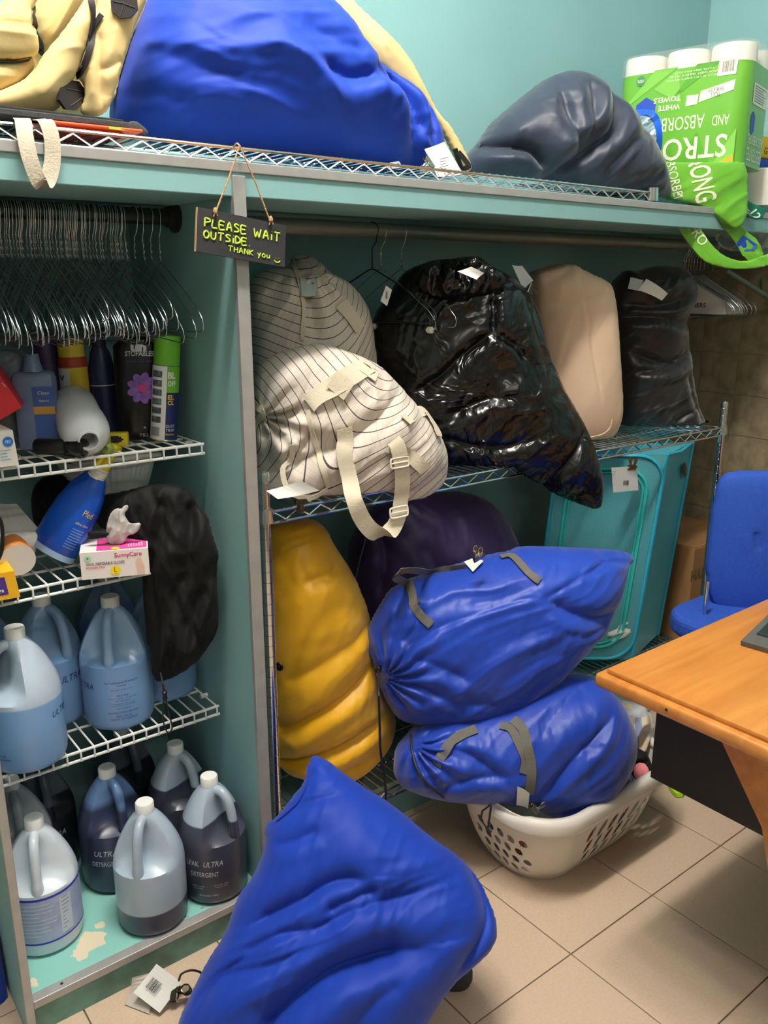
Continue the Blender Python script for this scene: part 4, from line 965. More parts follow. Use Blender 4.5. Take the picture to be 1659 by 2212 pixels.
# ------------------------------------------------------------------ wire hangers
def hanger_mesh(name, m, hw=0.198, r=0.00125, drop=0.112, sl=0.112, twist=True, seg=5):
    mb = MB(); pts = []
    R = 0.0185
    for k in range(11):
        a = math.radians(-35+k*24.5); pts.append((0, -R*math.cos(a)*1.0, -R+R*math.sin(a)+0.001))
    pts = [(0, R*math.cos(math.radians(-40+k*22)), -R+R*math.sin(math.radians(-40+k*22))+r) for k in range(11)]
    pts += [(0,-0.012,-0.045),(0,0,-0.062),(0,0,-drop)]
    mb.tube(pts, r, seg)
    if twist:
        tw = []
        for k in range(19): a = k*1.15; tw.append((0.0022*math.cos(a), 0.0022*math.sin(a), -0.062-k*(drop-0.066)/18))
        mb.tube(tw, r*0.95, 4)
    z0 = -drop; zt = z0-sl; tri = [(0,0.0,z0),(0,-0.012,z0-0.003)]
    L = [(0,-hw*0.5,z0-sl*0.46),(0,-hw*0.86,z0-sl*0.84),(0,-hw*0.975,zt-0.004),(0,-hw,zt-0.016),(0,-hw*0.985,zt-0.027),(0,-hw*0.95,zt-0.031)]
    loop = tri+L+[(0,0,zt-0.034)]+[(0,-p[1],p[2]) for p in reversed(L)]+[(0,0.012,z0-0.003)]
    mb.tube(loop, r, seg, closed=True)
    me = bpy.data.meshes.new(name); me.from_pydata(mb.v, [], mb.f); me.update(); me.materials.append(m)
    for p in me.polygons: p.use_smooth = True
    return me
hme = hanger_mesh('wire_hanger', M_steel)
def hang(me, x, z, label, cat='hanger', group=None, rz=0.0, rx=0.0, name='wire_hanger'):
    o = bpy.data.objects.new(name, me); COL.objects.link(o); o.location = (x, 1.79, z+0.0165+0.0005); o.rotation_euler = (rx, 0, rz)
    return tag(o, label, cat, group)
rr = random.Random(11); x = 0.302; G = 'wire hangers crowded on the dark rod'
for i in range(110):
    hang(hme, x, 1.637, 'silver wire hanger in the tightly packed row on the dark rod', group=G, rz=rr.gauss(0,0.035), rx=rr.gauss(0.0,0.05)+ (0.02 if i % 3 else -0.05))
    x += rr.choice((0.0030,0.0036,0.0042,0.005,0.0085))
    if x > 0.70: break
for x, rz, rx, lab in ((0.728,0.10,0.10,'first'),(0.742,-0.12,-0.06,'second'),(0.762,0.02,0.05,'third'),(0.779,-0.03,-0.03,'last')):
    hang(hme, x, 1.637, {'first':'silver wire hanger just right of the packed row, crossing its neighbour','second':'silver wire hanger crossing the one right of the packed row','third':'silver wire hanger second from the divider panel','last':'silver wire hanger closest to the divider panel, beside the flange'}[lab], group=G, rz=rz, rx=rx)
# hangers over the right bay
hb = hanger_mesh('black_hanger', mat('black_wire', (28,28,30), 0.4, 0.3), hw=0.19, r=0.0021, sl=0.10, twist=False)
hang(hb, 1.355, 1.63, 'black wire hanger alone on the grey rod above the bags', rz=0.35, name='black_hanger')
h2 = hanger_mesh('tube_hanger', M_steel, hw=0.17, sl=0.12)
th = root_at('tube_hanger', (1.383,1.79,1.647), 'silver wire hanger with a white cardboard tube on the grey rod', 'hanger', 0.30)
o = bpy.data.objects.new('wire', h2); COL.objects.link(o); o.parent = th
mb = MB(); mb.tube(catmull([(0,-0.158,-0.262),(0.01,-0.10,-0.262),(0.0,0.0,-0.258),(0.0,0.15,-0.262)],5), 0.0085, 10); plink(mb, 'cardboard_tube', mat('white_card_tube', (214,212,200), 0.7), th, True)
mb = MB(); mb.tube(catmull([(0.012,-0.155,-0.255),(0.05,-0.10,-0.25),(0.07,-0.02,-0.24)],5), 0.0075, 10); plink(mb, 'cardboard_tube', MATS['white_card_tube'], th, True)
hang(hme, 1.452, 1.63, 'silver wire hanger with twisted neck beside the tube hanger', rz=0.1)
t = tag(sheet('garment_tag', [ay(834,617,1.68), ay(847,626,1.68), ay(836,661,1.675), ay(822,650,1.675)], M_paper), 'small white tag dangling from the tube hanger', 'ticket')
barcode(t, ay(835,637,1.6765), ay(847,626,1.68)-ay(834,617,1.68), Vector((0.1,0,1)), 0.006, 0.018, 4)
# paper-covered hangers at the right
G2 = 'paper covered hangers at the right end of the grey rod'
xs = [2.742,2.756,2.772,2.788,2.806,2.826,2.848,2.872]
for i, x in enumerate(xs):
    lab = 'paper covered wire hanger in the bundle at the right end of the grey rod' if i else 'front paper covered hanger with dark capital letters on its cape'
    t = root_at('paper_hanger', (x,1.79,1.647), lab, 'hanger', rr.gauss(0.05,0.03), G2)
    o = bpy.data.objects.new('wire', hme); COL.objects.link(o); o.parent = t
    mb = MB(); P = [Vector((-0.0015,0.0,-0.118)),Vector((-0.0015,-0.155,-0.205)),Vector((-0.0015,-0.165,-0.252)),Vector((-0.0015,0.165,-0.252)),Vector((-0.0015,0.155,-0.205))]
    mb.prism(P, (0,0,0), (0.001,0,0)); plink(mb, 'paper_cape', mat('grey_white_paper', (198,198,190), 0.8), t)
    if i == 0:
        o = fit_text('CUSTOMERS', 0.13, 0.016, lambda x_, y_: Vector((-0.0022, -x_-0.035, -0.222+y_)), 'printed_lettering', M_print, t, bold=0.01); o.matrix_parent_inverse = Matrix.Identity(4)
hang(hme, 2.93, 1.63, 'bare silver wire hanger right of the paper covered bundle', rz=-0.1)
hang(hme, 2.735, 1.615, 'bare wire hanger sagging below the paper covered bundle', rz=0.12, rx=-0.10)
mb = MB(); mb.tube([ay(1568,584,1.70), ay(1700,668,1.62)], 0.009, 10); tag(mb.build('grey_tube', mat('grey_green_tube', (96,116,108), 0.5), None, True), 'grey-green tube leaning under the paper towels at the right edge', 'tube')
tag(sheet('green_cover', [ay(1645,600,1.72), ay(1720,610,1.70), ay(1720,720,1.70), ay(1650,690,1.72)], mat('green_film', (58,140,86), 0.5), bend=0.01), 'green plastic garment cover hanging at the right edge', 'garment cover')

# ------------------------------------------------------------------ chalkboard sign
TL, TR_, BR, BLc = ay(428,447,1.508), ay(618,487,1.508), ay(615,577,1.506), ay(424,543,1.506)
sg = thing('chalkboard_sign', (TL+TR_+BR+BLc)/4, 'small black chalkboard sign with green handwriting hanging from the shelf by twine', 'sign')
mb = MB(); mb.prism([TL, TR_, BR, BLc], (0,0,0), (0,0.007,0)); mb.build('board', mat('chalkboard_black', (42,42,46), 0.75, c2=(36,36,40), vscale=20), sg)
mb = MB(); mb.prism([TL+Vector((-0.001,0.0015,0)), TL+Vector((0.0006,0.0015,0)), BLc+Vector((0.0006,0.0015,0)), BLc+Vector((-0.001,0.0015,0))], (0,0,0), (0,0.006,0)); mb.build('wooden_edge', mat('raw_wood', (196,156,110), 0.7), sg)
GL = {'P':[[(0,0),(0,1)],[(0,1),(.55,.9),(.6,.65),(.05,.45)]],'L':[[(.1,1),(0,.05),(.6,0)]],'E':[[(.6,.95),(0,.95),(0,0),(.62,.03)],[(0,.5),(.5,.5)]],'A':[[(0,0),(.3,1),(.62,0)],[(.1,.38),(.52,.38)]],
 'S':[[(.6,.9),(.25,1),(.05,.75),(.5,.45),(.5,.12),(0,.05)]],'W':[[(0,1),(.2,0),(.42,.65),(.62,0),(.85,1)]],'i':[[(.1,.7),(.1,0)],[(.1,.98),(.12,1.0)]],'T':[[(0,1),(.7,1)],[(.35,1),(.33,0)]],'O':[[(.3,1),(.03,.7),(.05,.2),(.35,0),(.62,.3),(.6,.75),(.3,1)]],
 'U':[[(0,1),(.03,.2),(.3,0),(.55,.2),(.6,1)]],'D':[[(0,0),(0,1),(.5,.75),(.55,.3),(0,0)]],'.':[[(.08,.02),(.12,.05)]],'H':[[(0,1),(0,0)],[(.55,1),(.55,0)],[(0,.5),(.55,.5)]],'N':[[(0,0),(.02,1),(.55,0),(.57,1)]],'K':[[(0,1),(0,0)],[(.55,.95),(.05,.45),(.58,0)]],
 'y':[[(0,.7),(.25,.2)],[(.55,.8),(.2,-.35)]],'o':[[(.28,.75),(.03,.45),(.1,.08),(.42,.05),(.52,.45),(.28,.75)]],'u':[[(0,.7),(.05,.12),(.3,0),(.5,.2),(.52,.75)]],
 '☺':[[(.1,.35),(.35,.02),(.75,.05),(1.0,.4)],[(.3,.75),(.32,.8)],[(.72,.8),(.74,.85)]]}
M_chalk = mat('lime_chalk_pen', (190,214,74), 0.7)
def sign_pt(u, v): return TL.lerp(TR_, u).lerp(BLc.lerp(BR, u), v)
def write(s, u0, v0, cw, ch, skew=0.0):
    u = u0; mb = MB()
    for c in s:
        if c == ' ': u += cw*0.75; continue
        wmax = max(p[0] for st in GL[c] for p in st)
        for st in GL[c]:
            pts = [sign_pt(u+p[0]*cw, v0-p[1]*ch+skew*(u-u0))+Vector((0,-0.0006,0)) for p in st]
            if len(pts) > 2: pts = catmull(pts, 4)
            mb.tube(pts, 0.0017 if ch > 0.15 else 0.0012, 5)
        u += (wmax+0.3)*cw
    mb.build('handwriting', M_chalk, sg, True)
write('PLEASE', 0.075, 0.40, 0.088, 0.19); write('WAiT', 0.62, 0.42, 0.096, 0.20)
write('OUTSiDE.', 0.07, 0.66, 0.084, 0.17); write('THANK', 0.34, 0.86, 0.066, 0.12); write('you', 0.67, 0.86, 0.066, 0.12); write('☺', 0.86, 0.92, 0.08, 0.12)
M_twine = mat('jute_twine', (186,146,104), 0.9, bump=0.6, bscale=400)
top = ay(511,316,1.532)
mb = MB()
for px, py in ((465,460),(583,477)):
    e = ay(px, py, 1.506); mb.tube([top+Vector((0,-0.012,0)), top.lerp(e,0.5)+Vector((0,-0.010,0.0)), e], 0.0016, 6)
mb.tube(catmull([top+Vector((0,-0.012,0)), top+Vector((0.0,0.0,0.005)), top+Vector((0,0.018,-0.004))],4), 0.0016, 6)
mb.build('twine', M_twine, sg, True)
for px, py in ((465,456),(585,474)):
    c = ay(px, py, 1.503); mb = MB(); mb.lathe([(0,-0.005),(0.004,-0.003),(0.0046,0.001),(0.002,0.006),(0,0.007)], 10, Matrix.Translation(c), False, False)
    mb.tube([c, c+Vector((-0.004,0,-0.010))], 0.0012, 5); mb.tube([c, c+Vector((0.004,-0.002,-0.009))], 0.0012, 5); mb.build('knot', M_twine, sg, True)

# ------------------------------------------------------------------ upper white shelf items
ZS1 = 1.1595
def cyl_thing(name, base, top_, parts, label, cat):
    """stack of lathe parts along base->top; parts: (name, material, [(r, t)...]) t in metres"""
    M = along(base, Vector(top_)-Vector(base), Vector((0.79,-0.61,0)))
    t = root_at(name, base, label, cat, M=M)
    for nm, m, prof in parts:
        mb = MB(); mb.lathe(prof, 28); plink(mb, nm, m, t, True)
    return t
M_green = mat('lime_green_plastic', (110,186,52), 0.4); M_whitel = mat('white_label', (228,230,232), 0.45); M_navyp = mat('navy_label', (34,44,110), 0.45)
b0 = Vector((0.752,1.775,ZS1)); t0 = b0+Vector((0.022,-0.012,0.24))
cn = cyl_thing('spray_can', b0, t0, [('body', M_navyp, [(0.027,0.0),(0.029,0.003),(0.029,0.165),(0.0285,0.168)]), ('cap', M_green, [(0.0285,0.168),(0.0285,0.225),(0.026,0.232),(0.0,0.232)]), ('rim', M_clip, [(0.0275,0.0),(0.0296,0.001),(0.0296,0.004),(0.0288,0.005)])],
     'green capped spray can with a white picture label on the upper white shelf', 'spray can')
def can_patch(root, R, a1, a2, z0, z1, m, nm, off=0.0006, k=10):
    mb = MB(); v = []; f = []
    for i in range(k+1):
        a = math.radians(a1+(a2-a1)*i/k); v += [((R+off)*math.cos(a), (R+off)*math.sin(a), z0), ((R+off)*math.cos(a), (R+off)*math.sin(a), z1)]
    for i in range(k): f.append((2*i,2*i+2,2*i+3,2*i+1))
    mb.add(v, f); return plink(mb, nm, m, root, True)
# in this frame the picture's right is +x, so the viewer sees angles around -90 deg
can_patch(cn, 0.029, -165, -72, 0.004, 0.167, M_whitel, 'label_panel')
can_patch(cn, 0.029, -72, 0, 0.11, 0.167, M_green, 'label_panel')
M_pic = mat('tiny_product_pictures', (120,130,140), 0.5, c2=(50,52,60), vscale=120)
for i in range(6): can_patch(cn, 0.029, -142, -92, 0.142-i*0.020, 0.156-i*0.020, M_pic, 'printed_picture', 0.0010)
can_patch(cn, 0.029, -142, -96, 0.012, 0.032, mat('barcode_grey', (150,150,152), 0.6), 'printed_barcode', 0.0010)
def wrap(R, ac, zc): return lambda x, y: Vector(((R+0.0012)*math.cos(math.radians(ac)+x/R), (R+0.0012)*math.sin(math.radians(ac)+x/R), zc+y))
def ctext(root, s, R, ac, zc, w_, h_, m, **kw):
    o = fit_text(s, w_, h_, wrap(R, ac, zc), 'printed_lettering', m, root, **kw); o.matrix_parent_inverse = Matrix.Identity(4)
M_yel = mat('yellow_print', (236,196,40), 0.5)
ctext(cn, 'BL', 0.029, -52, 0.148, 0.017, 0.014, M_whitel, bold=0.03); ctext(cn, 'OFF', 0.029, -50, 0.13, 0.018, 0.012, M_whitel, bold=0.03)
ctext(cn, 'EL', 0.029, -52, 0.100, 0.014, 0.010, M_yel, bold=0.03); ctext(cn, 'CL', 0.029, -52, 0.088, 0.014, 0.010, M_yel, bold=0.03); ctext(cn, 'DUST', 0.029, -50, 0.036, 0.02, 0.006, M_whitel); ctext(cn, 'TRAP', 0.029, -50, 0.027, 0.02, 0.006, M_whitel); ctext(cn, 'Remover', 0.029, -50, 0.018, 0.02, 0.005, M_yel)
M_pouch = mat('black_glossy_pouch', (18,17,22), 0.3)
po = tag(bag('scent_bead_pouch', [(243,728),(335,726),(342,800),(338,880),(330,952),(262,952),(252,880),(246,800)], 1.815, 0.028, 0.03, M_pouch, nyaw=28, p=0.4, N=60, amp=0.004, fold=(1.5,0.15,0.03), zmin=ZS1, it=1),
   'glossy black pouch with a purple flower on the upper white shelf', 'pouch')
bpo = bvh_of(po)
def hit_fn(bv, cx, cy, rot=0.0, off=0.0015):
    """maps metres about picture point (cx, cy) onto the surface of a thing facing the viewer"""
    c, n = hit(bv, cx, cy, 0.0); dep = (c-CAM).dot(FW); k = FPX/dep; ca, sa = math.cos(rot), math.sin(rot)
    return lambda x, y: hit(bv, cx+(x*ca-y*sa)*k, cy-(x*sa+y*ca)*k, off)[0]
ft = lambda s, w_, h_, cx, cy, m, **kw: fit_text(s, w_, h_, hit_fn(bpo, cx, cy), 'printed_lettering', m, po, **kw)
M_silver = mat('silver_print', (196,196,206), 0.4)
ft('un', 0.034, 0.016, 299, 752, M_silver, bold=0.06); ft('STOPABLES', 0.062, 0.011, 301, 764, M_silver, bold=0.02); ft('DOWNY', 0.03, 0.006, 297, 738, M_silver); ft('752 g', 0.03, 0.009, 316, 940, M_silver); ft('in-wash scent booster', 0.06, 0.004, 305, 780, mat('purple_print', (98,72,150), 0.5))
M_petal = mat('purple_petal_print', (150,104,190), 0.5, c2=(104,72,160), vscale=60)
for k in range(9):
    a = k*2*math.pi/9; cx, cy = 308+20*math.cos(a), 838+21*math.sin(a); pts = []
    mb = MB()
    for q in range(10):
        b_ = q*2*math.pi/10; lx, ly = 14*math.cos(b_), 9*math.sin(b_)
        pts.append(hit(bpo, cx+lx*math.cos(a)-ly*math.sin(a), cy+lx*math.sin(a)+ly*math.cos(a), 0.002+0.0002*k)[0])
    mb.add(pts, [tuple(range(9,-1,-1))]); mb.build('printed_petal', M_petal, po)
mb = MB(); mb.add([hit(bpo, 308+9*math.cos(q*0.63), 838+10*math.sin(q*0.63), 0.005)[0] for q in range(10)], [tuple(range(9,-1,-1))]); mb.build('printed_flower_heart', mat('magenta_print', (190,60,130), 0.5), po)
# bottles behind
cyl_thing('dark_blue_bottle', (ay(228,850,1.90).x,1.90,ZS1), (ay(212,740,1.90).x,1.90,ZS1+0.25), [('body', mat('navy_bottle', (42,48,92), 0.35), [(0.028,0),(0.030,0.004),(0.030,0.15),(0.022,0.19),(0.014,0.205)]), ('cap', mat('navy_cap', (34,36,66), 0.4), [(0.016,0.205),(0.016,0.245),(0.0,0.246)]), ('price_sticker', M_whitel, [(0.0303,0.118),(0.0304,0.120)])],
   'tall dark blue bottle behind the black pouch on the upper white shelf', 'bottle')
ya = cyl_thing('polish_can', (ay(164,850,1.905).x,1.905,ZS1), (ay(162,850,1.905).x,1.905,ZS1+0.25), [('body', mat('yellow_tin', (222,196,60), 0.4), [(0.029,0),(0.031,0.003),(0.031,0.18)]), ('band', mat('red_band', (176,70,44), 0.45), [(0.0312,0.162),(0.0312,0.180),(0.028,0.184)]), ('cap', mat('yellow_cap', (226,202,70), 0.45), [(0.028,0.184),(0.028,0.225),(0.026,0.229),(0.0,0.229)])],
   'yellow capped polish can standing at the back of the upper white shelf', 'spray can')
can_patch(ya, 0.031, -150, -85, 0.06, 0.16, M_whitel, 'label_panel'); ctext(ya, 'ance', 0.031, -105, 0.105, 0.03, 0.014, M_print, shear=0.3); ctext(ya, 'v', 0.031, -120, 0.14, 0.015, 0.012, M_print)
M_milk = mat('milky_plastic', (216,220,226), 0.35, sss=0.2)
wb0 = ay(187,940,1.70); wb1 = ay(156,872,1.86)
wb = cyl_thing('empty_bottle', wb1, wb0, [('body', M_milk, [(0.0,0.0),(0.036,0.0),(0.044,0.006),(0.048,0.02),(0.0475,0.09),(0.050,0.12),(0.050,0.150),(0.045,0.172),(0.036,0.184),(0.026,0.190),(0.0225,0.192),(0.0215,0.197),(0.0180,0.198),(0.0172,0.19),(0.0172,0.15),(0.0,0.145)])],
   'empty milky white bottle lying with its open mouth towards the viewer', 'bottle')
M_bluet = mat('clear_blue_plastic', (122,142,178), 0.3, c2=(104,126,168), vscale=10)
rbx = root_at('detergent_bottle', (ay(82,900,1.83).x,1.83,ZS1), 'cloudy blue rectangular bottle with a blue and orange label on the upper white shelf', 'bottle', -0.45)
mb = MB(); mb.box((-0.042,-0.026,0), (0.042,0.026,0.165), bev=0.014); plink(mb, 'body', M_bluet, rbx, True)
mb = MB(); mb.lathe([(0.022,0.164),(0.016,0.182),(0.014,0.2)], 16); plink(mb, 'neck', M_bluet, rbx, True)
mb = MB(); mb.box((-0.002,-0.0268,0.02), (0.040,-0.0262,0.135)); plink(mb, 'label_panel', mat('blue_label', (72,104,176), 0.5), rbx)
mb = MB(); mb.box((-0.002,-0.0276,0.078), (0.040,-0.0270,0.094)); plink(mb, 'label_stripe', mat('orange_label', (206,158,70), 0.5), rbx)
o = fit_text('Clean', 0.022, 0.007, lambda x_, y_: Vector((0.02+x_, -0.0274, 0.122+y_)), 'printed_lettering', M_whitel, rbx); o.matrix_parent_inverse = Matrix.Identity(4)
o = fit_text('fabric', 0.02, 0.005, lambda x_, y_: Vector((0.02+x_, -0.0274, 0.106+y_)), 'printed_lettering', M_whitel, rbx); o.matrix_parent_inverse = Matrix.Identity(4)
cyl_thing('purple_bottle', (ay(105,800,1.945).x,1.945,ZS1), (ay(100,800,1.945).x,1.945,ZS1+0.25), [('body', mat('purple_plastic', (74,52,104), 0.4), [(0.030,0),(0.034,0.005),(0.034,0.13),(0.03,0.17)]), ('cap', mat('purple_cap', (62,44,88), 0.4), [(0.030,0.17),(0.026,0.215),(0.02,0.235),(0.0,0.236)])],
   'dark purple bottle in the shade behind the cloudy blue bottle', 'bottle')
tag(bag('plastic_sack', [(-30,770),(10,752),(50,765),(62,800),(48,840),(50,960),(-30,960)], 1.88, 0.03, 0.03, mat('grey_film', (118,128,138), 0.35), nyaw=25, N=40, amp=0.012, fold=(0.6,0.1,0.03), zmin=ZS1), 'crumpled grey plastic sack at the left end of the upper white shelf', 'plastic sack')
# red box, white carton
def box_from(name, o, ex, ey, ez, m, label, cat):
    """box with corner o and edge vectors"""
    o = Vector(o); ex, ey, ez = Vector(ex), Vector(ey), Vector(ez); mb = MB()
    v = [o, o+ex, o+ex+ey, o+ey, o+ez, o+ex+ez, o+ex+ey+ez, o+ey+ez]
    mb.add(v, [(0,3,2,1),(4,5,6,7),(0,1,5,4),(1,2,6,5),(2,3,7,6),(3,0,4,7)])
    return mb, (o, ex, ey, ez)
def box_thing(name, o, ex, ey, ez, m, label, cat):
    t = thing(name, Vector(o), label, cat); mb, fr = box_from(name, o, ex, ey, ez, m, label, cat); mb.build('carton', m, t); return t
M_red = mat('red_carton', (214,44,52), 0.5)
rb = box_thing('red_carton', ay(47,880,1.74), ay(-14,790,1.74)-ay(47,880,1.74), ay(-30,925,1.735)-ay(47,880,1.74), Vector((0.03,0.09,0.0)), M_red, 'bright red carton tilted at the left end of the upper white shelf', 'box')
o = fit_text('tel.', 0.016, 0.008, lambda x_, y_: ay(8,832,1.737)+Vector((0.45*x_-0.4*y_,-0.0006,-0.6*x_-0.2*y_)), 'printed_lettering', M_whitel, rb)
M_whitec = mat('white_carton', (222,218,208), 0.6)
wc_tl, wc_tr, wc_br = ay(-40,940,1.672), ay(31,934,1.672), ay(41,1004,1.672)
wc = box_thing('white_carton', Vector((wc_br.x,1.672,ZS1+0.0035)), Vector((-0.10,0,0)), Vector((0,0.09,0)), Vector((-0.004,0,0.068)), M_whitec, 'small white carton with a round blue logo on the upper white shelf', 'box')
lc = ay(17,954,1.6712); mb = MB(); mb.lathe([(0.0,0.0),(0.0095,0.0),(0.0095,0.0004)], 20, along(lc, (0,-1,0))); mb.build('printed_logo', mat('blue_logo', (30,110,200), 0.5), wc)
o = fit_text('P&G', 0.011, 0.006, plane_fn(lc, (1,0,0), (0,0,1), 0.001), 'printed_lettering', M_whitel, wc, shear=0.3)
print_lines(wc, ay(0,975,1.6712), (1,0,0), (0,0,1), 0.02, 4, 0.006, 0.0015, m=mat('blue_small_print', (110,160,214), 0.6))
# flashlight, cable connector
fa, fb_ = ay(78,955,1.76)+Vector((0,0,0)), ay(160,975,1.70); fa.z = ZS1+0.020; fb_.z = ZS1+0.020
cyl_thing('flashlight', fa, fb_, [('barrel', M_blackp, [(0.0,0),(0.015,0),(0.0165,0.004),(0.0165,0.06),(0.0145,0.064),(0.0145,0.068),(0.017,0.072)]), ('head', mat('black_gloss', (16,16,18), 0.2), [(0.017,0.072),(0.019,0.08),(0.019,0.105),(0.016,0.107),(0.0,0.105)])],
   'black flashlight lying at the front of the upper white shelf', 'flashlight')
tm = root_at('tape_measure', (0.648,1.775,ZS1), 'small yellow tool case with a black symbol beside the black pouch', 'tool', -0.5)
mb = MB(); mb.box((-0.022,-0.012,0), (0.022,0.012,0.028), bev=0.003); plink(mb, 'case', mat('bright_yellow', (222,204,30), 0.45), tm, True)
mb = MB(); mb.box((-0.013,-0.0128,0.007), (0.004,-0.0122,0.022)); mb.box((0.004,-0.0128,0.009), (0.009,-0.0122,0.020)); mb.box((0.009,-0.0128,0.012), (0.013,-0.0122,0.016)); plink(mb, 'printed_symbol', M_print, tm)

# ------------------------------------------------------------------ middle white shelf items
ZS2 = 0.9085
# spray bottle leaning up through the gap
sb0 = ay(118,1180,1.765); sb1 = ay(207,1030,1.735)
ax_ = (sb1-sb0).normalized()
Ms = along(sb0, ax_, Vector((0.79,-0.61,0)))
sp = root_at('spray_bottle', sb0, 'shiny blue spray bottle with a yellow trigger leaning on the middle white shelf', 'spray bottle', M=Ms)
L = (sb1-sb0).length
M_bspray = mat('glossy_blue_sleeve', (22,84,196), 0.22, c2=(16,70,180), vscale=6, bump=0.15, bscale=18)
mb = MB(); mb.lathe([(0.0,-0.012),(0.046,-0.012),(0.050,-0.004),(0.050,0.06),(0.048,0.10),(0.040,L*0.80),(0.030,L*0.92),(0.024,L)], 28, Matrix.Diagonal((1.0,0.68,1,1))); plink(mb, 'body', M_bspray, sp, True)
mb = MB(); mb.lathe([(0.0512,-0.0135),(0.0512,0.0)], 28, Matrix.Diagonal((1.0,0.68,1,1)), False, False); plink(mb, 'sleeve_hem', mat('clear_film', (150,180,214), 0.2), sp, True)
prof = [(0.018,L-0.002)]
for i in range(6): prof += [(0.019,L+0.001+i*0.004),(0.0176,L+0.003+i*0.004)]
mb = MB(); mb.lathe(prof, 20); plink(mb, 'collar', M_cap, sp, True)
M_trig = mat('yellow_trigger', (232,212,40), 0.4)
mb = MB(); mb.lathe([(0.017,L+0.022),(0.017,L+0.032),(0.014,L+0.045),(0.012,L+0.065)], 16); mb.box((-0.012,-0.030,L+0.055), (0.012,0.030,L+0.080), bev=0.006); mb.tube(catmull([(0,-0.024,L+0.058),(0,-0.034,L+0.045),(0,-0.036,L+0.022)],4), 0.005, 8); plink(mb, 'trigger_head', M_trig, sp, True)
mb = MB(); mb.lathe([(0.0,0),(0.014,0.0),(0.014,0.008),(0.009,0.014),(0.005,0.015),(0.004,0.010),(0,0.010)], 18, Matrix.Translation((0.0,-0.028,L+0.068)) @ Matrix.Rotation(math.radians(90), 4, 'X')); plink(mb, 'nozzle', mat('green_nozzle', (122,142,62), 0.45), sp, True)
for s, z, w_, h_ in (('Pled', 0.10, 0.022, 0.014), ('ultra clean', 0.075, 0.03, 0.006)):
    o = fit_text(s, w_, h_, lambda x_, y_, z=z: Vector((0.049*math.sin((x_+0.036)/0.046), -0.0345*math.cos((x_+0.036)/0.046), z+y_)), 'printed_lettering', M_yel, sp); o.matrix_parent_inverse = Matrix.Identity(4)
for i in range(8):
    mb = MB(); z = 0.06-i*0.006; a1, a2 = 0.45, 1.0; v = []
    for k in range(6):
        a = a1+(a2-a1)*k/5; v += [(0.0515*math.sin(a), -0.0355*math.cos(a), z), (0.0515*math.sin(a), -0.0355*math.cos(a), z+0.002)]
    mb.add(v, [(2*k,2*k+2,2*k+3,2*k+1) for k in range(5)]); plink(mb, 'printed_line', mat('pale_blue_print', (110,150,214), 0.5), sp)
# ribbed white tub
M_tub = mat('white_ribbed_plastic', (206,208,206), 0.45)
tb0 = Vector((0.665,1.905,1.035)); n = 96; mb = MB(); v = []; f = []
pr_ = [(0.0,0.0),(0.083,0.0),(0.087,0.004),(0.108,0.070),(0.112,0.070),(0.114,0.0745),(0.112,0.079),(0.106,0.079),(0.082,0.006),(0.0,0.006)]
for i, (r, z) in enumerate(pr_):
    for k in range(n):
        a = 2*math.pi*k/n; q = r+(0.0022*math.cos(k*math.pi) if i in (2,3) else 0); v.append((q*math.cos(a), q*math.sin(a), z))
for i in range(len(pr_)-1):
    for k in range(n): f.append((i*n+k, i*n+(k+1) % n, (i+1)*n+(k+1) % n, (i+1)*n+k))
t = root_at('ribbed_tub', tb0, 'white ribbed plastic tub behind the spray bottle, above the black bag', 'tub'); mb.add(v, f); plink(mb, 'bowl', M_tub, t, True)
lidx = ay(351,990,1.80).x
mb = MB(); mb.box((lidx-0.19,1.80,1.1155), (lidx,1.985,1.1265), bev=0.003); tag(mb.build('white_tray', M_tub, None, True), 'flat white plastic tray lying on the ribbed tub under the upper shelf', 'tray')
# black bag hanging down by the divider
hbg = tag(bag('drawstring_bag', [(203,1072),(270,1062),(331,1044),(388,1047),(415,1065),(429,1099),(451,1116),(456,1150),(474,1197),(467,1224),(472,1305),(472,1362),(449,1400),(422,1433),(371,1465),(332,1476),(327,1418),(314,1350),(310,1262),(306,1210),(290,1160),(240,1150),(205,1130)],
    1.70, 0.05, 0.045, M_blackc, nyaw=34, N=110, amp=0.022, fold=(math.radians(70),0.2,0.05), seed=121, xmax=0.814, ymin=1.56, amp2=0.008,
    creases=[([(330,1060),(360,1100),(345,1160),(330,1230),(345,1330),(345,1440)],0.02,0.016),([(400,1080),(420,1150),(400,1260)],0.018,0.018),([(440,1250),(420,1340),(440,1390)],0.016,0.016)]),
    'black cloth drawstring bag slumped over the middle shelf and hanging by the divider', 'bag')
bhb = bvh_of(hbg)
P = [hit(bhb,348,1450,0.004)[0], ay(352,1480,1.648), ay(356,1500,1.648)]
mb = MB(); mb.tube(P, 0.0026, 6); c0 = ay(356,1502,1.648); mb.tube(catmull([c0, ay(352,1530,1.648), ay(353,1560,1.648), ay(362,1582,1.648), ay(372,1572,1.648), ay(364,1540,1.648), ay(358,1508,1.648)],4), 0.0018, 5); mb.build('drawstring', M_black, hbg, True)
mb = MB(); mb.lathe([(0.003,-0.012),(0.006,-0.008),(0.0045,0),(0.0065,0.008),(0.003,0.012)], 10, Matrix.Translation(c0)); mb.build('cord_lock', M_blackp, hbg, True)
tag(bag('black_cloth', [(70,1130),(66,1060),(90,1030),(140,1025),(175,1040),(170,1100),(150,1150),(90,1140)], 1.92, 0.05, 0.05, M_blackc, nyaw=20, N=50, amp=0.03, fold=(1.0,0.1,0.04), seed=131, zmin=ZS2), 'black cloth heaped in the shade behind the spray bottle', 'cloth')
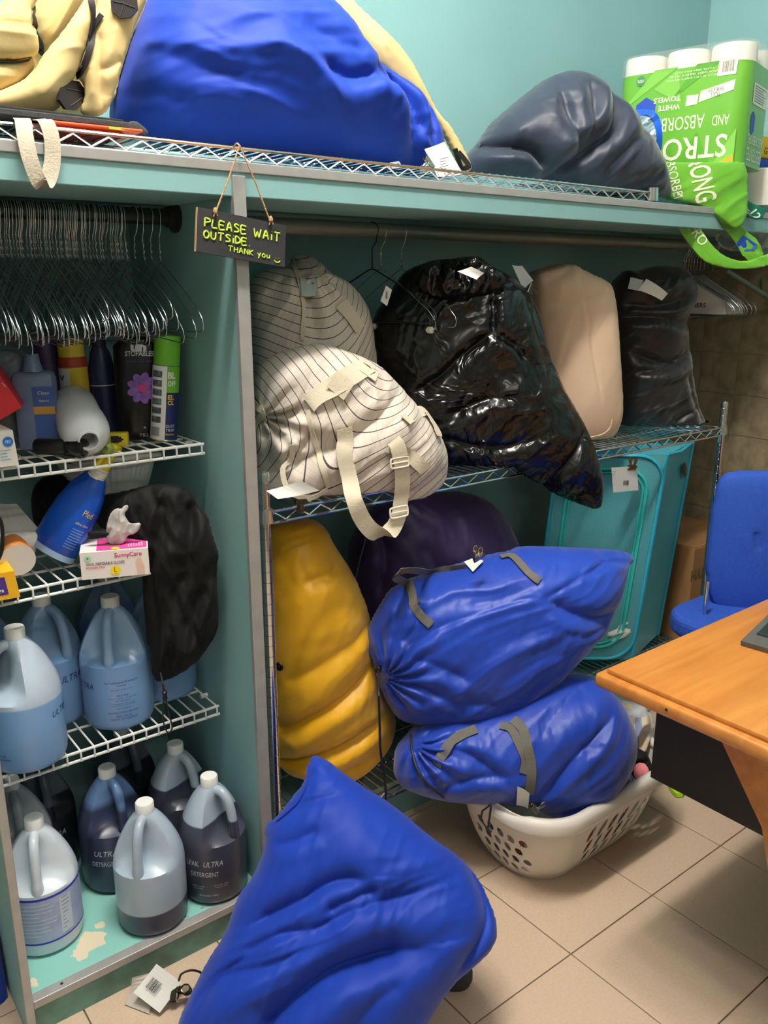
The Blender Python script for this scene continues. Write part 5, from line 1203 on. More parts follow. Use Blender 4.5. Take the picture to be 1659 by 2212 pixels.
# glove box
gBL, gBR = Vector((0.508,1.667,ZS2+0.0005)), Vector((0.634,1.617,ZS2+0.0005))
gx = (gBR-gBL); gxn = gx.normalized(); gin = Vector((-gxn.y, gxn.x, 0)); gz = Vector((0,0,1))
gb = thing('glove_box', gBL, 'white and pink box of disposable gloves on the middle white shelf', 'box')
M_gbox = mat('white_glove_carton', (238,226,224), 0.5); GH = 0.058; GD = 0.098
mb, fr = box_from('c', gBL, gx, gin*GD, gz*GH, None, '', ''); mb.build('carton', M_gbox, gb)
M_pink = mat('pink_print', (222,72,150), 0.5)
tc_ = gBL+gz*(GH+0.0006)
def quad(o, a, b_, m, nm, par): mb = MB(); mb.add([Vector(o), Vector(o)+a, Vector(o)+a+b_, Vector(o)+b_], [(0,1,2,3)]); return mb.build(nm, m, par)
quad(tc_+gx*0.24+gin*0.006, gx*0.74, gin*(GD-0.012), M_pink, 'printed_panel', gb)
def disc(c, n_, r, m, nm, par, sx=1.0, k=22): mb = MB(); mb.lathe([(0,0),(r,0),(r,0.0003)], k, along(c, n_) ); return mb.build(nm, m, par)
mb = MB(); Mo = along(tc_+gx*0.48+gin*0.044+gz*0.0004, gz, gxn); mb.lathe([(0,0),(0.021,0),(0.021,0.0003)], 22, Mo @ Matrix.Diagonal((1,0.55,1,1))); mb.build('opening', mat('carton_inside', (120,84,66), 0.8), gb)
disc(tc_+gx*0.52+gin*0.012+gz*0.0004, gz, 0.009, M_yel, 'printed_spot', gb)
for i in range(6): quad(tc_+gx*(0.70+i*0.04)+gin*0.016+gz*0.0005, gx*0.022, gin*(0.02+0.006*(i % 3)), mat('pale_pink_print', (238,170,200), 0.5), 'printed_finger', gb)
ff_ = gBL-gin*0.0006
gfn = lambda u, v: plane_fn(ff_+gx*u+gz*(GH*v), gxn, gz, 0.0004)
gxl = gx.length; M_mag = mat('magenta_lettering', (206,40,110), 0.5); M_redl = mat('red_lettering', (226,70,50), 0.5)
fit_text('SunnyCare', gxl*0.40, 0.0125, gfn(0.70,0.80), 'printed_lettering', M_mag, gb, bold=0.015)
fit_text('VINYL DISPOSABLE GLOVES', gxl*0.56, 0.0062, gfn(0.36,0.555), 'printed_lettering', M_print, gb, bold=0.01)
fit_text('POWDER FREE', gxl*0.27, 0.0045, gfn(0.215,0.42), 'printed_lettering', M_redl, gb, bold=0.01)
disc(ff_+gx*0.11+gz*(GH*0.78), -gin, 0.0065, mat('pale_green_seal', (170,214,180), 0.5), 'printed_seal', gb); disc(ff_+gx*0.11+gz*(GH*0.78)-gin*0.0004, -gin, 0.0022, mat('green_dot', (50,150,80), 0.5), 'printed_seal', gb)
disc(ff_+gx*0.50+gz*(GH*0.26), -gin, 0.0105, mat('yellow_spot', (244,220,40), 0.5), 'printed_spot', gb)
fit_text('L', 0.006, 0.011, gfn(0.50,0.29), 'printed_lettering', M_redl, gb, bold=0.02); fit_text('LARGE', 0.007, 0.002, gfn(0.50,0.13), 'printed_lettering', M_print, gb)
# printed arm on the front
mb = MB(); arm = [(0.82,0.0),(0.81,0.25),(0.80,0.45),(0.82,0.60),(0.85,0.66),(0.89,0.60),(0.905,0.45),(0.93,0.30),(0.925,0.0)]
mb.add([ff_+gx*u+gz*(GH*(v+0.02))-gin*0.0003 for u, v in arm], [tuple(range(len(arm)))]); mb.build('printed_hand', mat('skin_print', (226,190,168), 0.5), gb)
gl = tag(bag('disposable_glove', [(232,1172),(228,1150),(234,1120),(240,1106),(252,1097),(262,1100),(268,1092),(276,1090),(278,1098),(268,1110),(276,1126),(284,1132),(306,1128),(300,1146),(288,1154),(276,1156),(270,1172),(252,1178)], 1.672, 0.012, 0.012, mat('frosted_vinyl', (222,218,214), 0.35, trans=0.3, alpha=0.9), nyaw=32, N=50, amp=0.012, fold=(1.2,0.06,0.02), seed=141, it=1),
   'translucent vinyl glove pulled out of the glove box', 'glove')
tag(bag('black_strap_end', [(188,1150),(200,1146),(235,1148),(236,1158),(205,1163),(190,1158)], 1.69, 0.006, 0.006, M_blackc, nyaw=30, N=30), 'black strap end lying behind the glove box opening', 'strap')
# yellow tag box at the left edge
yBR = Vector((0.381,1.645,ZS2+0.0005)); yx = Vector((-0.16,0.012,0)); yb_ = thing('tag_box', yBR, 'yellow carton with a purple label at the left end of the middle white shelf', 'box')
mb, fr = box_from('c', yBR, yx, Vector((0.006,0.075,0)), Vector((-0.006,0,0.055)), None, '', ''); mb.build('carton', mat('yellow_carton', (240,178,24), 0.5), yb_)
yn = Vector((0.012,0.16,0)).normalized()*-0.0006
M_purl = mat('purple_label', (76,40,130), 0.5)
quad(yBR+yx*0.12+Vector((-0.001,0,0.010))+yn, yx*0.8, Vector((-0.004,0,0.036)), M_purl, 'printed_panel', yb_)
quad(yBR+yx*0.2+Vector((-0.006,0.006,0.0556)), yx*0.7, Vector((0.003,0.04,0)), M_purl, 'printed_panel', yb_)
pf = plane_fn(yBR+yx*0.235+Vector((-0.002,0,0.019))+yn*2.2, -yx, (0,0,1), 0.0006)
fit_text('Tags', 0.023, 0.011, pf, 'printed_lettering', M_whitel, yb_, bold=0.02)
q0 = yBR+yx*0.26+Vector((-0.003,0,0.036))+yn*2.5
mb = MB(); mb.tube([q0+yx*0.2, q0+yx*-0.03+Vector((0,0,-0.004)), q0+yx*-0.05+Vector((0,0,-0.001)), q0+yx*0.02+Vector((0,0,0.006)), q0+yx*0.2+Vector((0,0,0.010))], 0.0009, 5); mb.build('printed_hanger', M_whitel, yb_)
# paper cup on its side, papers, cable
pc0 = ay(38,1210,1.715); pc0.z = max(pc0.z, ZS2+0.036)
cp = cyl_thing('paper_cup', pc0+Vector((0.012,0.075,0.012)), pc0, [('cup', mat('orange_paper', (226,140,66), 0.6), [(0.024,0.0),(0.033,0.068),(0.0345,0.074),(0.0345,0.077)]), ('bottom', mat('white_cup_paper', (226,224,222), 0.6), [(0.0,0.0735),(0.0328,0.0735),(0.0335,0.0772),(0.0345,0.0775)])],
   'paper cup lying on its side with its round white end towards the viewer', 'cup')
tag(sheet('paper_sheet', [ay(-20,1085,1.86), ay(36,1088,1.86), ay(92,1152,1.80), ay(0,1165,1.80)], mat('grey_white_sheet', (198,196,190), 0.7), bend=0.004), 'pale stiff paper sheet leaning behind the paper cup', 'paper')
tag(bag('paper_roll', [(0,1150),(50,1148),(90,1150),(98,1165),(80,1180),(75,1200),(40,1182),(0,1182)], 1.79, 0.02, 0.02, M_paper, nyaw=25, N=40, amp=0.003, zmin=ZS2), 'curled white paper lying between the cup and the blue spray bottle', 'paper')
mb = MB(); mb.tube(catmull([ay(-8,1110,1.70), ay(3,1130,1.70), ay(6,1160,1.70), ay(4,1190,1.70), ay(-6,1215,1.70)],5), 0.0035, 8); tag(mb.build('black_cable', M_blackp, None, True), 'short black cable curling at the left edge of the middle white shelf', 'cable')

# ------------------------------------------------------------------ paper towels on top at the right
C1 = ay(1598,353,1.50); Lf = ay(1322,368,1.90); Lf.z = C1.z
px_ = (Lf-C1); PW = px_.length; px_ = px_/PW; pin = Vector((px_.y, -px_.x, 0)); pin = pin if pin.y > 0 else -pin; pz = Vector((0,0,1)); PH = 0.345; PD = 0.26
pk = thing('paper_towel_pack', C1, 'green shrink-wrapped pack of paper towels standing upside down on top at the right', 'paper towels')
M_pg = mat('lime_green_wrap', (108,176,56), 0.3, c2=(98,166,48), vscale=3.5, detail=0, coat=0.3, bump=0.1, bscale=14)
M_ptw = mat('white_towel_roll', (240,236,226), 0.85)
R_ = PW/6
# wrap: rounded prism following the rolls
def rounded(o, ex, ey, w_, d_, r, k=6):
    P = []
    for cx, cy, a0 in ((w_-r,r,-90),(w_-r,d_-r,0),(r,d_-r,90),(r,r,180)):
        for i in range(k+1):
            a = math.radians(a0+90*i/k); P.append(Vector(o)+Vector(ex)*(cx+r*math.cos(a))+Vector(ey)*(cy+r*math.sin(a)))
    return P
rp = rounded(C1, px_, pin, PW, PD, R_*0.75)
mb = MB(); mb.prism(rp, (0,0,0.0), (0,0,PH*0.845)); mb.build('printed_wrap', M_pg, pk, False)
for p_ in pk.children[0].data.polygons: p_.use_smooth = True
pk.children[0].data.set_sharp_from_angle(angle=math.radians(40))
for i in range(3):
    for j in range(2):
        c = C1+px_*(R_*(2*i+1))+pin*(R_*0.98+j*R_*1.95)
        mb = MB(); mb.lathe([(0.0,0.004),(R_*0.94,0.004),(R_*0.97,0.02),(R_*0.97,PH-0.01),(R_*0.93,PH),(0.02,PH),(0.02,PH-0.03)], 26, Matrix.Translation(c), False, False); mb.build('roll', M_ptw, pk, True)
M_film = mat('clear_film_wrap', (236,238,236), 0.12, trans=0.9, alpha=0.25)
mb = MB(); rp2 = rounded(C1-px_*0.002-pin*0.002, px_, pin, PW+0.004, PD+0.004, R_*0.75); mb.prism(rp2, (0,0,PH*0.845), (0,0,PH+0.004))
mb.add([rp2[0].lerp(rp2[14],0.3)+pz*(PH+0.004), rp2[0].lerp(rp2[14],0.55)+pz*(PH+0.004), rp2[0].lerp(rp2[14],0.42)+pz*(PH+0.024)], [(0,1,2)]); mb.build('clear_film', M_film, pk)
fo = C1+px_*PW/2-pin*0.0008
def pfn(u, v, off=0.0008): return plane_fn(fo+(-px_)*((u-0.5)*PW)+pz*(v*PH), -px_, pz, off)
# lettering stands upside down
M_cream = mat('cream_print', (240,240,214), 0.5); M_lblue = mat('royal_print', (30,70,180), 0.5)
def pt(s, u, v, w_, h_, m=M_cream, **kw): return fit_text(s, w_, h_, pfn(u, v), 'printed_lettering', m, pk, flip=True, **kw)
pt('STRONG', 0.50, 0.165, PW*0.78, PH*0.19, bold=0.012); pt('AND', 0.83, 0.375, PW*0.125, PH*0.085); pt('ABSORBENT', 0.46, 0.385, PW*0.50, PH*0.115); pt('WHITE', 0.43, 0.53, PW*0.17, PH*0.045, bold=0.02); pt('TOWELS', 0.41, 0.60, PW*0.21, PH*0.045, bold=0.02)
mb = MB(); f_ = pfn(0.77, 0.60, 0.0006); mb.add([f_(-0.048,-0.02), f_(0.055,0.004), f_(0.057,0.032), f_(-0.044,0.012)], [(0,1,2,3)]); mb.build('printed_banner', M_cream, pk)
mb = MB(); f_ = pfn(0.60, 0.57, 0.0006); mb.add([f_(-0.018,-0.016), f_(0.018,-0.014), f_(0.02,0.014), f_(-0.016,0.014)], [(0,1,2,3)]); mb.build('printed_banner', M_cream, pk)
fit_text('FULL', PW*0.07, PH*0.035, pfn(0.77,0.59,0.0012), 'printed_lettering', mat('slate_print', (90,110,110), 0.5), pk, flip=True); fit_text('SHEETS', PW*0.11, PH*0.03, pfn(0.775,0.63,0.0012), 'printed_lettering', MATS['slate_print'], pk, flip=True)
mb = MB(); f_ = pfn(0.245, 0.52, 0.0006); mb.add([f_(-0.03,-0.03), f_(0.03,-0.03), f_(0.032,0.022), f_(0.0,0.042), f_(-0.032,0.022)], [(0,1,2,3,4)]); mb.build('printed_badge', M_lblue, pk)
fit_text('NOW', PW*0.07, PH*0.03, pfn(0.245,0.46,0.0012), 'printed_lettering', M_cream, pk, flip=True, bold=0.02); fit_text('STRONGER', PW*0.13, PH*0.035, pfn(0.245,0.505,0.0012), 'printed_lettering', M_cream, pk, flip=True, bold=0.02)
for i, s in enumerate(('12 ROLLS, 90 2-PLY SHEETS PER ROLL', 'EACH SHEET 10.8 IN X 10.5 IN', 'TOTAL AREA 850.5 SQ FT')): pt(s, 0.60, 0.755+i*0.028, PW*(0.42-0.06*i), PH*0.016)
mb = MB(); f_ = pfn(0.845, 0.80, 0.0006); mb.add([f_(-0.03,-0.022), f_(0.026,-0.022), f_(0.03,0.026), f_(-0.026,0.026)], [(0,1,2,3)]); mb.build('printed_panel', M_cream, pk)
barcode(pk, pfn(0.845,0.805,0.0002)(0,0), -px_, pz, 0.034, 0.03, 3, mat('brown_print', (110,96,104), 0.6))
mb = MB(); c_ = pfn(0.19,0.785,0.0006)(0,0); mb.lathe([(0,0),(0.015,0),(0.015,0.0003)], 20, along(c_, -pin)); mb.build('printed_seal', mat('green_seal', (70,130,90), 0.5), pk); fit_text('100%', 0.022, 0.009, pfn(0.19,0.785,0.0014), 'printed_lettering', M_cream, pk, flip=True)
mb = MB(); f_ = pfn(0.885, 0.035, 0.0007); mb.add([f_(-0.035,-0.012), f_(0.025,-0.012), f_(0.025,0.016)], [(0,1,2)]); mb.build('printed_corner', mat('orange_print', (250,164,24), 0.5), pk)
M_facet = mat('deep_lime_print', (88,158,42), 0.35); M_facet2 = mat('light_lime_print', (126,190,76), 0.35)
for tri, m_ in ((((0.05,0.55),(0.3,0.86),(0.48,0.86)),M_facet2),(((0.45,0.60),(0.62,0.86),(0.80,0.86)),M_facet),(((0.30,0.70),(0.52,0.55),(0.48,0.84)),M_facet2),(((0.80,0.02),(0.95,0.02),(0.95,0.30)),M_facet2),(((0.5,0.02),(0.78,0.02),(0.66,0.30)),M_facet)):
    mb = MB(); mb.add([pfn(u,v,0.0003)(0,0) for u, v in tri], [(0,1,2)]); mb.build('printed_facet', m_, pk)
# right side of the pack
so = C1-px_*0.0008
def sfn(u, v, off=0.0008): return plane_fn(so+pin*(u*PD)+pz*(v*PH), pin, pz, off)
fit_text('RESISTENTES', PD*0.62, PH*0.11, sfn(0.50,0.10), 'printed_lettering', M_cream, pk, flip=True); fit_text('ABSORBENTES', PD*0.62, PH*0.075, sfn(0.50,0.225), 'printed_lettering', M_cream, pk, flip=True)
f_ = sfn(0.52,0.60,0.0006); mb = MB(); mb.add([f_(-0.075,-0.03), f_(0.075,-0.03), f_(0.075,0.03), f_(-0.075,0.03)], [(0,1,2,3)]); mb.build('printed_panel', M_cream, pk)
print_lines(pk, sfn(0.28,0.66,0.0008)(0,0), pin, pz, 0.12, 7, 0.007, 0.002, m=MATS['blue_grey_print'], ragged=0.3)
f_ = sfn(0.32,0.36,0.0006); mb = MB(); mb.add([f_(-0.02,-0.02), f_(0.0,-0.035), f_(0.02,-0.02), f_(0.02,0.02), f_(0.0,0.035), f_(-0.02,0.02)], [(0,1,2,3,4,5)]); mb.build('printed_badge', M_lblue, pk)
# opened pack beneath: crumpled green wrapper and rolls
op = thing('opened_paper_towel_pack', ay(1560,440,1.62), 'opened green paper towel pack sagging over the closet edge under the upright pack', 'paper towels')
M_pg2 = mat('crumpled_green_wrap', (112,182,58), 0.28, c2=(100,170,48), vscale=5, coat=0.3, bump=0.5, bscale=16)
wr1 = part('wrapper', [(1405,345),(1470,352),(1590,348),(1612,352),(1614,420),(1612,470),(1590,500),(1560,480),(1520,445),(1470,432),(1442,430),(1425,400)], 1.56, 0.02, 0.10, M_pg2, op, nyaw=30, p=0.3, N=70, amp=0.006, fold=(0.5,0.1,0.04), it=1)
for x, y, dy in ((1640,425,0),(1560,410,0.10)):
    c = ay(x, y, 1.62+dy); mb = MB(); mb.lathe([(0.0,-0.06),(0.066,-0.06),(0.068,-0.05),(0.068,0.052),(0.06,0.058),(0,0.058)], 24, Matrix.Translation((c.x,c.y,1.7535+0.061))); mb.build('roll', M_ptw, op, True)
wr2 = part('torn_flap', [(1508,432),(1545,445),(1590,478),(1612,500),(1640,520),(1652,560),(1640,572),(1608,560),(1592,530),(1570,500),(1540,470)], 1.515, 0.006, 0.006, M_pg2, op, nyaw=30, p=0.3, N=60, amp=0.012, fold=(-0.7,0.1,0.03), seed=5, it=1)
wr3 = part('torn_strip', [(1438,440),(1462,446),(1492,460),(1512,488),(1530,520),(1552,544),(1575,558),(1608,566),(1650,552),(1690,536),(1690,562),(1650,577),(1600,584),(1544,576),(1514,560),(1490,532),(1468,500),(1448,468)], 1.50, 0.003, 0.003, M_pg2, op, nyaw=30, p=0.3, N=80, amp=0.006, fold=(-0.7,0.15,0.03), seed=9, it=1)
wr4 = part('clear_wrapper', [(1600,500),(1640,500),(1700,490),(1700,560),(1650,560),(1610,545),(1560,540),(1540,505),(1570,500)], 1.53, 0.01, 0.02, M_film, op, nyaw=30, p=0.3, N=50, amp=0.02, fold=(0.3,0.06,0.02), seed=15)
gr_ = part('green_tag', [(1585,412),(1612,432),(1648,450),(1656,452),(1645,478),(1600,466),(1586,448)], 1.505, 0.002, 0.002, mat('bottle_green_print', (14,110,78), 0.4), op, nyaw=30, p=0.3, N=40, it=1)
bw1, bw3, bgr = bvh_of(wr1), bvh_of(wr3), bvh_of(gr_)
R90 = math.radians(-78)
fit_text('STRONG', 0.19, 0.066, hit_fn(bw1, 1512, 368, R90), 'printed_lettering', M_cream, op, bold=0.012)
fit_text('ABSORBEN', 0.15, 0.030, hit_fn(bw1, 1456, 386, math.radians(-76)), 'printed_lettering', M_cream, op)
fit_text('12', 0.030, 0.026, hit_fn(bgr, 1632, 464, math.radians(-55)), 'printed_lettering', M_whitel, op, bold=0.02); fit_text('BIG', 0.022, 0.011, hit_fn(bgr, 1614, 454, math.radians(-60)), 'printed_lettering', M_whitel, op, bold=0.02); fit_text('ROLLS', 0.022, 0.006, hit_fn(bgr, 1604, 452, math.radians(-60)), 'printed_lettering', M_whitel, op, bold=0.02); fit_text('38', 0.02, 0.012, hit_fn(bgr, 1592, 444, math.radians(-62)), 'printed_lettering', M_whitel, op)
fit_text('RO', 0.05, 0.032, hit_fn(bw3, 1512, 512, math.radians(-55)), 'printed_lettering', M_cream, op)
fit_text('ORE', 0.045, 0.016, hit_fn(bw3, 1484, 482, math.radians(-55)), 'printed_lettering', M_cream, op)
mb = MB(); mb.add([hit(bvh_of(wr2), x, y, 0.003)[0] for x, y in ((1590,525),(1606,508),(1634,528),(1628,540),(1598,542))], [(0,1,2,3,4)]); mb.build('printed_badge', M_lblue, op)
# blue film bag in front of the pack, yellow-blue packet at the edge
M_bfilm = mat('blue_film', (30,96,220), 0.2, coat=0.4)
fbm = tag(bag('plastic_sack', [(1352,248),(1372,236),(1410,238),(1424,258),(1430,290),(1424,330),(1412,346),(1395,330),(1380,300),(1360,270)], 1.70, 0.03, 0.03, mat('clear_blue_film', (150,180,196), 0.15, alpha=0.85), nyaw=30, N=60, amp=0.016, fold=(0.7,0.06,0.03), seed=151), 'clear plastic sack with bright blue edges between the navy bag and paper towels', 'plastic sack')
bfm = bvh_of(fbm)
strap_on('blue_print', bfm, [(1356,254),(1385,244),(1412,250),(1422,280),(1422,318),(1412,342)], 0.020, M_bfilm, fbm, 0.004)
yk = thing('yellow_blue_packet', ay(1655,340,1.75), 'yellow and blue packet cut off at the right edge behind the paper towels', 'packet')
a_ = ay(1636,372,1.72); mb = MB(); mb.box((a_.x,1.72,a_.z), (a_.x+0.16,1.84,a_.z+0.05), bev=0.01); mb.build('lower_half', M_lblue, yk, True)
mb = MB(); mb.box((a_.x,1.72,a_.z+0.05), (a_.x+0.16,1.84,a_.z+0.125), bev=0.01); mb.build('upper_half', mat('packet_yellow', (246,196,20), 0.4), yk, True)
fit_text('G', 0.02, 0.022, plane_fn((a_.x+0.04,1.7195,a_.z+0.075), (1,0,0), (0,0,1)), 'printed_lettering', M_print, yk)
# what the packet rests on
c = ay(1650,380,1.80); mb = MB(); mb.lathe([(0.0,0.0),(0.068,0.0),(0.07,0.01),(0.07,0.10),(0.0,0.10)], 24, Matrix.Translation((c.x+0.04,1.80,1.7535))); tag(mb.build('paper_roll', M_ptw, None, True), 'loose white paper roll behind the opened pack at the right edge', 'paper roll')
# ------------------------------------------------------------------ pop-up mesh hamper
hA = az(1172,1398,ZL+0.001) if False else None
hm_b = Vector((2.385,1.622,ZL+0.002)); hm_t = ay(1438,1024,1.565)
hl_t = ay(1200,1014,1.80); hr_t = ay(1490,1016,1.64)
ph = thing('mesh_hamper', hm_b, 'turquoise pop-up mesh hamper standing on the lower chrome deck', 'hamper')
M_mesh = mat('turquoise_mesh', (92,176,184), 0.7, alpha=0.86, c2=(84,166,176), vscale=200); M_rim = mat('turquoise_binding', (52,176,204), 0.5); M_zip = mat('aqua_zip', (44,196,186), 0.45); M_panel = mat('turquoise_nylon', (84,176,194), 0.5, c2=(76,166,186), vscale=6)
zt_, zb_ = 0.955, ZL+0.004
pm = Vector((hm_t.x,hm_t.y,0)); pl = Vector((hl_t.x,hl_t.y,0)); pr2 = Vector((hr_t.x,hr_t.y,0)); pf2 = pl+pr2-pm
lean = (hm_b-Vector((hm_t.x,hm_t.y,hm_b.z))); lean.z = 0
def hp(a, b_, u, v, bow=0.0, n_=None):
    """point on a hamper face between posts a and b_, v from bottom to top"""
    q = a.lerp(b_, u)+lean*(1-v); q = Vector((q.x,q.y,zb_+(zt_-zb_)*v))
    if n_ is not None: q += n_*(bow*math.sin(math.pi*u)*math.sin(math.pi*v))
    return q
def face(a, b_, m, nm, bow, n_, cut=0.10):
    N_ = 18; v = []; f = []
    for i in range(N_+1):
        for j in range(N_+1):
            u, w_ = i/N_, j/N_
            # rounded corners
            v.append(hp(a, b_, u, w_, bow, n_))
    for i in range(N_):
        for j in range(N_): f.append((i*(N_+1)+j, (i+1)*(N_+1)+j, (i+1)*(N_+1)+j+1, i*(N_+1)+j+1))
    return meshobj(nm, v, f, m, ph, True)
nA = Vector((-(pm-pl).y,(pm-pl).x,0)); nA = nA if nA.dot(CAM-pm) > 0 else -nA; nA = Vector((nA.x,nA.y,0)).normalized()
nB = Vector((-(pr2-pm).y,(pr2-pm).x,0)).normalized(); nB = nB if nB.dot(Vector((0.2,-1,0))) > 0 else -nB
face(pl, pm, M_mesh, 'mesh_side', 0.012, nA); face(pm, pr2, M_panel, 'nylon_side', -0.03, nB); face(pr2, pf2, M_panel, 'nylon_side', 0, nB); face(pf2, pl, M_mesh, 'mesh_side', 0, nA)
mb = MB(); mb.add([hp(pl,pm,0,0), hp(pl,pm,1,0), hp(pr2,pf2,0,0), hp(pr2,pf2,1,0)], [(0,1,2,3)]); mb.build('hamper_floor', M_panel, ph)
mb = MB(); mb.add([hp(pl,pm,0,1), hp(pl,pm,1,1), hp(pr2,pf2,0,1), hp(pr2,pf2,1,1)], [(0,1,2,3)]); mb.build('hamper_lid', M_panel, ph)
def oval(a, b_, ins, cr, n_, off, k=6):
    P = []
    w_ = (b_-a).length; h_ = zt_-zb_
    for cx, cy, a0 in ((w_-ins-cr,h_-ins-cr,0),(ins+cr,h_-ins-cr,90),(ins+cr,ins+cr,180),(w_-ins-cr,ins+cr,270)):
        for i in range(k+1):
            an = math.radians(a0+90*i/k); u, v = (cx+cr*math.cos(an))/w_, (cy+cr*math.sin(an))/h_
            P.append(hp(a, b_, u, v, 0.012, n_)+n_*off)
    return P
mb = MB(); mb.tube(oval(pl, pm, 0.004, 0.09, nA, 0.003), 0.006, 8, True); mb.build('binding', M_rim, ph, True)
ribz = oval(pl, pm, 0.05, 0.08, nA, 0.004); mb = MB(); mb.tube(ribz, 0.0055, 6, True); mb.tube(oval(pl, pm, 0.062, 0.075, nA, 0.004), 0.003, 6, True); mb.build('zip', M_zip, ph, True)
mb = MB(); mb.tube([hp(pm,pr2,1,0)+nB*0.002, hp(pm,pr2,1,0.5)+nB*0.002, hp(pm,pr2,1,1)+nB*0.002], 0.006, 8); mb.tube([hp(pm,pr2,0,0), hp(pm,pr2,0,0.5), hp(pm,pr2,0,1)], 0.006, 8); mb.tube([hp(pm,pr2,0,1), hp(pm,pr2,0.5,1)-Vector((0,0,0.012)), hp(pm,pr2,1,1)], 0.006, 8); mb.build('binding', M_rim, ph, True)
c = hp(pm,pr2,0.80,0.88)+nB*0.004; mb = MB(); mb.lathe([(0,0),(0.022,0),(0.025,0.002),(0.022,0.003)], 18, along(c, nB) @ Matrix.Diagonal((0.75,1.5,1,1))); mb.build('hand_hole', M_dark, ph, True)
tag(bag('laundry_pile', [(1275,1410),(1285,1350),(1310,1310),(1345,1300),(1372,1310),(1368,1380),(1350,1410)], 1.70, 0.05, 0.06, M_paper, nyaw=40, N=40, amp=0.03, fold=(0.4,0.1,0.04), zmin=ZL+0.006), 'white laundry lying in the bottom of the turquoise mesh hamper', 'clothes')
tk = [hp(pl,pm,0.52,0.985,0.012,nA)+nA*0.012, hp(pl,pm,0.73,0.98,0.012,nA)+nA*0.012, hp(pl,pm,0.73,0.91,0.012,nA)+nA*0.016, hp(pl,pm,0.52,0.91,0.012,nA)+nA*0.016]
tk = [ay(1321,1010,1.60), ay(1376,1007,1.60), ay(1379,1059,1.597), ay(1325,1064,1.597)]
t = tag(sheet('laundry_ticket', tk, M_paper), 'white barcode ticket clipped to the turquoise mesh hamper', 'ticket')
ex_ = (tk[1]-tk[0]).normalized(); barcode(t, tk[0].lerp(tk[2],0.5)+ex_*0.003-pz*0.012+Vector((0,-0.0012,0)), ex_, pz, 0.030, 0.016, 2); print_lines(t, tk[0]+ex_*0.005-pz*0.014+Vector((0,-0.0012,0)), ex_, pz, 0.02, 2, 0.008)
bulldog('bulldog_clip', ay(1365,1014,1.597), ex_, (0,0,1), 'bronze bulldog clip holding the ticket on the mesh hamper', 1.1, mat('bronze_clip', (170,140,110), 0.25, 1.0))

# ------------------------------------------------------------------ laundry basket
BX0, BX1, BY0, BY1, BH = 1.35, 1.92, 1.112, 1.50, 0.24
bk_ = thing('laundry_basket', ((BX0+BX1)/2,(BY0+BY1)/2,0), 'white plastic laundry basket with round and leaf-shaped holes on the tiled floor', 'basket')
M_bask = mat('white_basket_plastic', (222,214,204), 0.42)
def bask_pt(s, z):
    """s in 0..1 round the rim (0 = far left), z height; flared rounded rectangle"""
    k = z/BH; ins = 0.055*(1-k)**1.1+ (0.02*(1-k)**6); r = 0.13-0.02*(1-k)
    x0, x1, y0, y1 = BX0+ins, BX1-ins, BY0+ins, BY1-ins
    segs = []; w_, h_ = x1-x0-2*r, y1-y0-2*r; arc = math.pi/2*r
    L_ = [h_, arc, w_, arc, h_, arc, w_, arc]; tot = sum(L_); d = (s % 1.0)*tot
    cs = [((x0,y1-r),(0,-1)), ((x0+r,y0+r),180), ((x0+r,y0),(1,0)), ((x1-r,y0+r),270), ((x1,y0+r),(0,1)), ((x1-r,y1-r),0), ((x1-r,y1),(-1,0)), ((x0+r,y1-r),90)]
    for q, Lq in enumerate(L_):
        if d <= Lq or q == 7:
            a, b_ = cs[q]
            if isinstance(b_, tuple): return Vector((a[0]+b_[0]*d, a[1]+b_[1]*d, z))
            an = math.radians(b_+90*d/Lq)
            return Vector((a[0]+r*math.cos(an), a[1]+r*math.sin(an), z))
        d -= Lq
NS, NZ = 560, 64
# positions in (s, z) of the holes; perimeter length used to scale
PER = 2*(BX1-BX0+BY1-BY0)*0.86; holes = []
s_left0, s_left1 = 0.0, 0.088+0.02; s_fr0 = 0.20; s_fr1 = 0.47
for row in range(4):
    for colm in range(5):
        holes.append((s_left0-0.005+colm*0.023+(0.0115 if row % 2 else 0), 0.042+row*0.034, 0.0125, 0.0125, 0.0))
for row in range(3):
    for colm in range(8):
        holes.append((0.225+colm*0.0285+row*0.004, 0.045+row*0.045, 0.0125, 0.024, 0.6))
V_ = np.zeros((NS, NZ+1, 2))
ss = np.arange(NS)/NS; zz = np.concatenate([np.linspace(0.0,0.02,7)[:-1], np.linspace(0.02,BH,NZ-5)])
S_, Z_ = np.meshgrid(ss, zz, indexing='ij'); S_ = S_.copy(); Z_ = Z_.copy()
dead = np.zeros(S_.shape, bool)
for hs, hz, a_, b_, sk in holes:
    du = (S_-hs); du -= np.round(du); du = du*PER; dv = Z_-hz; uu = du-sk*dv
    f_ = np.sqrt((uu/a_)**2+(dv/b_)**2)
    k = (f_ > 0.72) & (f_ < 1.28); sc = 1/np.maximum(f_, 1e-6)
    nu = uu*sc+sk*dv*sc; S_[k] += ((nu-du)/PER)[k]; Z_[k] += (dv*sc-dv)[k]
    dead |= f_ <= 0.72
NZZ = S_.shape[1]; v = [bask_pt(S_[i,j], Z_[i,j]) for i in range(NS) for j in range(NZZ)]; f = []
for i in range(NS):
    i2 = (i+1) % NS
    for j in range(NZZ-1):
        if dead[i,j] or dead[i2,j] or dead[i2,j+1] or dead[i,j+1]: continue
        f.append((i*NZZ+j, i2*NZZ+j, i2*NZZ+j+1, i*NZZ+j+1))
